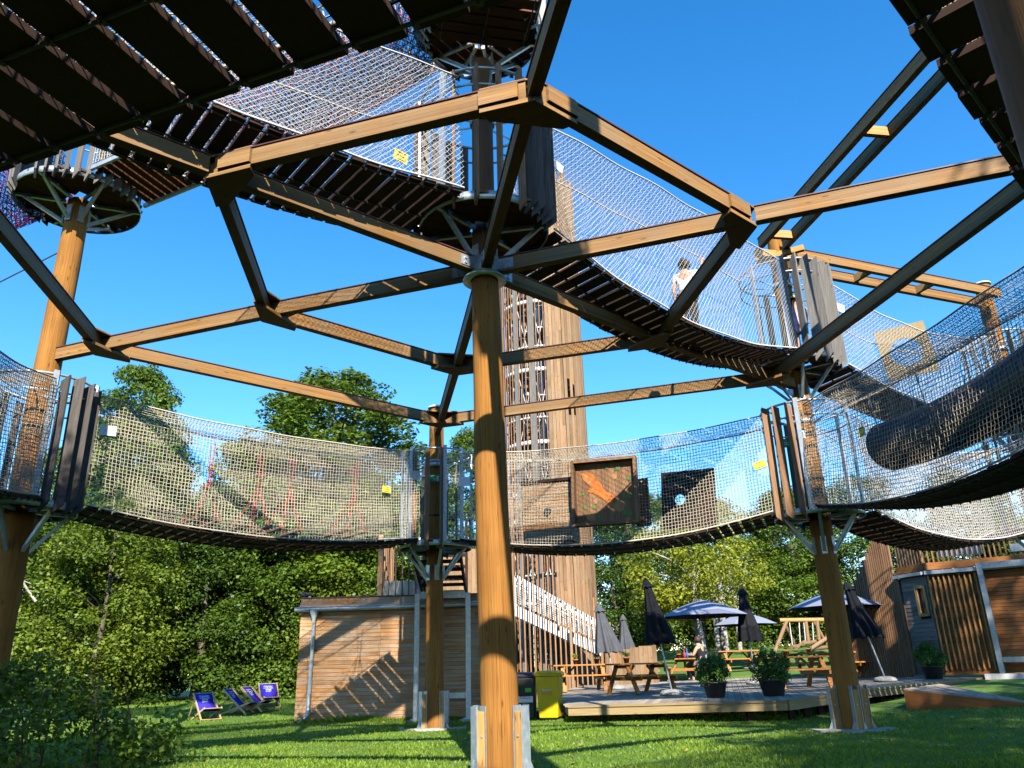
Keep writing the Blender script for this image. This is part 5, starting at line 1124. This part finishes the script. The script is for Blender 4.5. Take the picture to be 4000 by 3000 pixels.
# young stems by the far lawn
for (px, lab) in ((1552, 'thin young tree trunk left of the black closed parasol'), (1568, 'thick leaning trunk behind the far picnic table'), (1600, 'slim pale forked trunk between the open parasols')):
    p = at_y(px, 1412, 41); z = float(ground(p.x, 41)); t = thing('bare_trunk', lab, 'tree trunk', (p.x, 41, z), group='bare trunks at the wood edge'); mb = MB(); mb.tube([(p.x, 41, z - .1), (p.x + .05, 41, z + 2.2), (p.x - .1, 41, z + 4.5)], [.2 if px == 1568 else .12, .14, .06], 8); mb.tube([(p.x + .05, 41, z + 2.0), (p.x + .7, 41.2, z + 3.6)], [.08, .03], 6); mb.build('trunk', M['bark_pale'], t)
# undergrowth
rng = np.random.default_rng(77); cl = [((rng.uniform(-20, -6), 28.5 + rng.normal() * .8 + .0, rng.uniform(-.1, .5)), rng.uniform(.3, .55), .8) for _ in range(70)] + [((rng.uniform(4, 26), 43 + rng.normal(), 1.75 + rng.uniform(-.3, .5)), rng.uniform(.4, .7), .7) for _ in range(60)] + [((rng.uniform(3, 30), 47 + rng.normal(), 1.8 + rng.uniform(-.3, 2.2)), rng.uniform(.6, 1.0), .8) for _ in range(120)]
V, F, A_ = leaves(cl, 330, .13, rng, .5, .6); tag(np_mesh('undergrowth', V, F, M['leaf_dark'], attr=A_), 'low tangled undergrowth along the wood edges', 'undergrowth', kind='stuff')
# shaded bush in the left foreground
bs = thing('bush', 'shaded maple-leaved bush in the lower left corner', 'bush', (-5.6, 11.6, 0)); rng = np.random.default_rng(91); cl = []
for i in range(95):
    x = rng.uniform(-8.2, -4.75); top = float(np.interp(x, [-8.2, -6.6, -5.9, -5.2, -4.75], [1.5, 1.3, 1.0, .65, .25])); cl.append(((x, 11.6 + rng.normal() * .55, max(.05, top * rng.random() ** .7)), rng.uniform(.22, .4), .7))
V, F, A_ = leaves(cl, 420, .085, rng, .6, .6); np_mesh('foliage', V, F, M['leaf_mid'], bs, attr=A_); mb = MB()
for i in range(12): x = rng.uniform(-7.5, -5.2); mb.tube([(x, 11.6, -.05), (x + rng.normal() * .15, 11.5, .6), (x + rng.normal() * .4, 11.3, 1.2)], [.02, .014, .005], 5)
mb.build('stems', M['bark'], bs)
t = thing('dead_branch', 'bare whitish forked branch sticking out at the left wood edge', 'branch', at_y(60, 1265, 26.5)); mb = MB(); q = lambda a, b: at_y(a, b, 26.5)
mb.tube([q(20, 1252), q(48, 1254), q(60, 1275), q(78, 1300)], [.02, .035, .04, .05], 6); mb.tube([q(48, 1254), q(70, 1262), q(105, 1258)], [.02, .014, .006], 5); mb.tube([q(60, 1275), q(85, 1280), q(110, 1272)], [.015, .01, .005], 5); mb.build('wood', M['bark_pale'], t)

# ------------------------------------------------------------------ people
M['skin'] = plain('skin', (0.55, 0.31, 0.21), .55, 0, .06); M['hair'] = plain('dark hair', (0.045, 0.025, 0.015), .6, 0, .3, 30); M['cloth_white'] = plain('white cotton', (.74, .73, .7), .9, 0, .05); M['cloth_black'] = plain('black cotton', (.014, .014, .016), .9, 0, .1); M['cloth_flower'] = plain('flowered cotton', (.62, .42, .55), .9, 0, .45, 26); M['straw'] = plain('straw', (.55, .36, .14), .9, 0, .3, 40); M['jeans'] = plain('grey denim', (.12, .13, .16), .9, 0, .2)
def skin_mesh(name, mat, parent, verts, edges, radii, sub=2):
    me = bpy.data.meshes.new(name); me.from_pydata([tuple(v) for v in verts], edges, []); o = bpy.data.objects.new(name, me); COL.objects.link(o); o.parent = parent; me.materials.append(mat)
    bm_ = me.attributes; 
    sk = o.modifiers.new('skin', 'SKIN'); sk.use_smooth_shade = True
    lay = me.skin_vertices[0].data
    for i, r in enumerate(radii): lay[i].radius = (r, r) if not isinstance(r, tuple) else r
    lay[0].use_root = True
    sb = o.modifiers.new('sub', 'SUBSURF'); sb.levels = sb.render_levels = sub
    return o
def person(lab, p, rz, J, scale=1.0, top='cloth_white', bottom='cloth_black', hairm='hair', dress=False, hat=False, bun=True, sleeves=False, group=None):
    """J: joint name -> local position in metres for a 1.65 m adult (x right, y facing, z up)"""
    t = thing('person', lab, 'person', p, rz, group); t.scale = (scale,) * 3; j = {k: Vector(v) for k, v in J.items()}
    vs, es, rs = [], [], []
    def add(v, r, par=None):
        vs.append(Vector(v)); rs.append(r); 
        if par is not None: es.append((par, len(vs) - 1))
        return len(vs) - 1
    pe = add(j['pelvis'], (.15, .105)); sp = add(j['spine'], (.125, .095), pe); chs = add(j['chest'], (.15, .10), sp); nk = add(j['neck'], .055, chs); jaw = add(j['head'] - Vector((0, 0, .045)) + (j['face'] * .015), .07, nk); hd = add(j['head'] + Vector((0, 0, .03)), (.078, .092), jaw); add(j['head'] + Vector((0, 0, .1)), .055, hd)
    for s_ in 'LR':
        sh_ = add(j['sh' + s_], .06, chs); el = add(j['el' + s_], .042, sh_); wr = add(j['wr' + s_], .028, el); hdv = (j['wr' + s_] - j['el' + s_]).normalized(); sd_ = hdv.cross(j['face']).normalized() if abs(hdv.dot(j['face'])) < .9 else Vector((1, 0, 0)); pm = add(j['wr' + s_] + hdv * .06, (.034, .02), wr)
        for q, (o_, l_) in enumerate(((-.03, .07), (-.01, .08), (.01, .076), (.028, .06))):
            f0 = add(j['wr' + s_] + hdv * .1 + sd_ * o_, .009, pm); f1 = add(j['wr' + s_] + hdv * (.1 + l_ * .55) + sd_ * o_ * 1.1 + j['face'] * .008, .008, f0); add(j['wr' + s_] + hdv * (.1 + l_ * .9) + sd_ * o_ * 1.1 + j['face'] * .03, .007, f1)
        th_ = add(j['wr' + s_] + hdv * .045 + sd_ * -.05, .01, pm); add(j['wr' + s_] + hdv * .085 + sd_ * -.065 + j['face'] * .01, .008, th_)
        hp_ = add(j['hip' + s_], .095, pe); kn = add(j['kn' + s_], .06, hp_); an_ = add(j['an' + s_], .04, kn); fd = j.get('foot', j['face']); hl = add(j['an' + s_] + Vector((0, 0, -.05)), .04, an_); add(j['an' + s_] + fd * .14 + Vector((0, 0, -.06)), .032, hl)
    skin_mesh('body', M['skin'], t, vs, es, rs)
    hd_ = j['head']; side_ = Vector((-j['face'].y, j['face'].x, 0)).normalized(); f_ = j['face'].normalized()
    mb = MB(); mb.lathe((0, 0, 0), [(.001, .135)] + [(.105 * math.sin(a), .02 + .115 * math.cos(a)) for a in np.linspace(.15, 1.75, 9)] + [(.085, -.03)], 20, a0=math.atan2(-f_.y, -f_.x) - 2.1, a1=math.atan2(-f_.y, -f_.x) + 2.1); mb.V = [(v[0] + hd_.x - f_.x * .012, v[1] + hd_.y - f_.y * .012, v[2] + hd_.z + .015) for v in mb.V]
    if bun: mb.lathe(tuple(hd_ - f_ * .1 + Vector((0, 0, .085))), [(.001, .05), (.035, .04), (.05, 0), (.035, -.04), (.001, -.05)], 12)
    o = mb.build('hair', M[hairm], t, local=True); sd2 = o.modifiers.new('thick', 'SOLIDIFY'); sd2.thickness = .012
    mb = MB(); mb.tube([hd_ + f_ * .088 + Vector((0, 0, .03)), hd_ + f_ * .108 - Vector((0, 0, .012))], [.008, .014], 8); mb.build('nose', M['skin'], t, local=True)
    mb = MB()
    for sg in (-1, 1): mb.lathe(tuple(hd_ + f_ * .088 + side_ * sg * .033 + Vector((0, 0, .03))), [(.001, .009), (.009, 0), (.001, -.009)], 8)
    mb.build('eyes', M['ink'], t, local=True); mb = MB(); mb.tube([hd_ + f_ * .087 + side_ * .025 - Vector((0, 0, .048)), hd_ + f_ * .092 - Vector((0, 0, .05)), hd_ + f_ * .087 - side_ * .025 - Vector((0, 0, .048))], .005, 6); mb.build('mouth', M['rope_red'], t, local=True)
    mb = MB()
    for sg in (-1, 1): mb.lathe(tuple(hd_ + side_ * sg * .088 + Vector((0, 0, .01))), [(.001, .026), (.012, .015), (.012, -.012), (.001, -.024)], 8)
    mb.build('ears', M['skin'], t, local=True)
    vs, es, rs = [], [], []
    q = add(j['pelvis'] + Vector((0, 0, -.02)), (.165, .12)); q1 = add(j['spine'], (.142, .112), q); q2 = add(j['chest'], (.168, .118), q1); add(j['neck'] - Vector((0, 0, .06)), .075, q2)
    for s_ in 'LR':
        a = add(j['sh' + s_], .07, q2)
        if sleeves: add(j['sh' + s_].lerp(j['el' + s_], .6), .06, a)
    if dress:
        for s_ in 'LR': add(j['hip' + s_].lerp(j['kn' + s_], .75), .13, q)
    skin_mesh('dress' if dress else 'top', M[top], t, vs, es, rs)
    if not dress:
        vs, es, rs = [], [], []; q = add(j['pelvis'] - Vector((0, 0, .02)), (.16, .118))
        for s_ in 'LR': a = add(j['hip' + s_], .11, q); b_ = add(j['kn' + s_], .075, a); add(j['an' + s_] + Vector((0, 0, .05)), .058, b_)
        skin_mesh('trousers', M[bottom], t, vs, es, rs)
    mb = MB(); fd = j.get('foot', j['face'])
    for s_ in 'LR': c = j['an' + s_] + fd * .05 + Vector((0, 0, -.075)); mb.box(c, fd * .135, Vector((-fd.y, fd.x, 0)) * .045, (0, 0, .028))
    mb.build('shoes', M['jeans'], t, local=True, bevel=.02)
    if hat: mb = MB(); mb.lathe(tuple(hd_ + Vector((0, 0, .07))), [(.19, -.02), (.1, .0), (.095, .07), (.06, .1), (.001, .105)], 20); mb.build('hat', M['straw'], t, local=True)
    return t
F_ = Vector((0, 1, 0))
stand = dict(pelvis=(0, 0, .93), spine=(0, 0, 1.1), chest=(0, 0, 1.28), neck=(0, .0, 1.43), head=(0, .02, 1.53), face=F_, shL=(-.17, 0, 1.36), shR=(.17, 0, 1.36), elL=(-.23, -.03, 1.1), elR=(.24, .0, 1.1), wrL=(-.22, .06, .87), wrR=(.24, .1, .88), hipL=(-.09, 0, .88), hipR=(.09, 0, .88), knL=(-.1, .06, .49), knR=(.1, -.04, .49), anL=(-.1, .1, .1), anR=(.1, -.12, .1))
walk = dict(stand, elR=(.30, .12, 1.42), wrR=(.27, .22, 1.64))
c, d, nn = on_bridge('OE', 1480, 600, 0.0); t_, a, b, d, n, f = br['OE']; q = (Vector((c.x, c.y, 0)) - a).dot(d) / (b - a).length; p = a.lerp(b, q); p.z = f(q)
person('person in a white top and dark trousers raising an arm on the middle net bridge', p, math.atan2(d.y, d.x) - math.pi / 2 + R(20), walk, 1.0, sleeves=True)
sit = dict(pelvis=(0, 0, .12), spine=(0, .02, .29), chest=(0, .05, .47), neck=(0, .07, .62), head=(0, .1, .72), face=F_, shL=(-.17, .05, .55), shR=(.17, .05, .55), elL=(-.24, .16, .32), elR=(.24, .16, .32), wrL=(-.14, .34, .34), wrR=(.14, .34, .34), hipL=(-.09, .03, .09), hipR=(.09, .03, .09), knL=(-.13, .42, .08), knR=(.13, .42, .08), anL=(-.13, .40, -.34), anR=(.13, .40, -.34))
pt, at_ = tabs[2]; s_ = on_table(2, -.1, -.62); s_.z = pt.z + .44
person('person in a black sleeveless top seated with their back turned at a picnic table', s_, at_ - R(28), sit, 1.22, top='cloth_black', bottom='jeans')
e = POST['E']; gp = Vector((e.x - .02, e.y - .56, 6.72))
girl = dict(stand, elR=(.27, .14, 1.2), wrR=(.3, .28, 1.3))
person('child in a flowered dress and straw hat behind the tall grey boards', gp, R(150), girl, .76, top='cloth_flower', dress=True, hat=True, bun=False)
# fallen leaves on the lawn
n_ = 420; x = RNG.uniform(-7, 9, n_); y = RNG.uniform(10, 22, n_); k = off_deck(x, y); x, y = x[k], y[k]; n_ = len(x); z = ground(x, y) + .035; a_ = RNG.uniform(0, 6.28, n_); r_ = RNG.uniform(.02, .045, n_); P0 = np.stack([x, y, z], 1)
U = np.stack([np.cos(a_) * r_, np.sin(a_) * r_, RNG.normal(0, .008, n_)], 1); W_ = np.stack([-np.sin(a_) * r_ * .6, np.cos(a_) * r_ * .6, RNG.normal(0, .008, n_)], 1)
M['dead_leaf'] = leafmat('dead leaves', (0.16, 0.08, 0.02), (0.38, 0.26, 0.07), .2)
tag(np_mesh('fallen_leaves', np.stack([P0 - U, P0 + W_, P0 + U, P0 - W_], 1).reshape(-1, 3), np.arange(n_ * 4).reshape(-1, 4), M['dead_leaf'], attr=np.repeat(RNG.random(n_), 4)), 'scattered brown fallen leaves on the lawn', 'fallen leaves', kind='stuff')

# pigeon on the shed roof
pp = at_y(660, 1284, 20.45); pp.z = 2.93; M['feather'] = plain('grey feathers', (0.075, 0.08, 0.095), .6, 0, .25, 20)
t = thing('pigeon', 'dark grey pigeon standing on the shed roof corner', 'bird', pp)
mb = MB(); P = lambda x, z: pp + Vector((x, 0, z)); mb.tube([P(-.155, .125), P(-.145, .128), P(-.115, .12), P(-.08, .1), P(-.02, .09), P(.06, .085), P(.12, .085), P(.2, .08)], [.012, .026, .03, .042, .06, .05, .032, .014], 14); mb.build('body', M['feather'], t)
mb = MB(); mb.tube([P(-.165, .123), P(-.195, .115)], [.009, .002], 8); mb.build('beak', M['ink'], t); mb = MB()
for y in (-.02, .02): mb.tube([P(-.01, .05) + Vector((0, y, 0)), P(-.015, .0) + Vector((0, y, 0)), P(-.045, .003) + Vector((0, y, 0))], .005, 6)
mb.build('legs', M['rope_red'], t); mb = MB()
for sg in (-1, 1): mb.prism([P(-.06, .11) + Vector((0, sg * .05, 0)), P(.0, .125) + Vector((0, sg * .054, 0)), P(.17, .09) + Vector((0, sg * .02, 0)), P(.06, .075) + Vector((0, sg * .055, 0))], (0, sg * .012, 0))
mb.build('wing', M['ink'], t)
for o_ in scene.objects: o_.hide_render = False
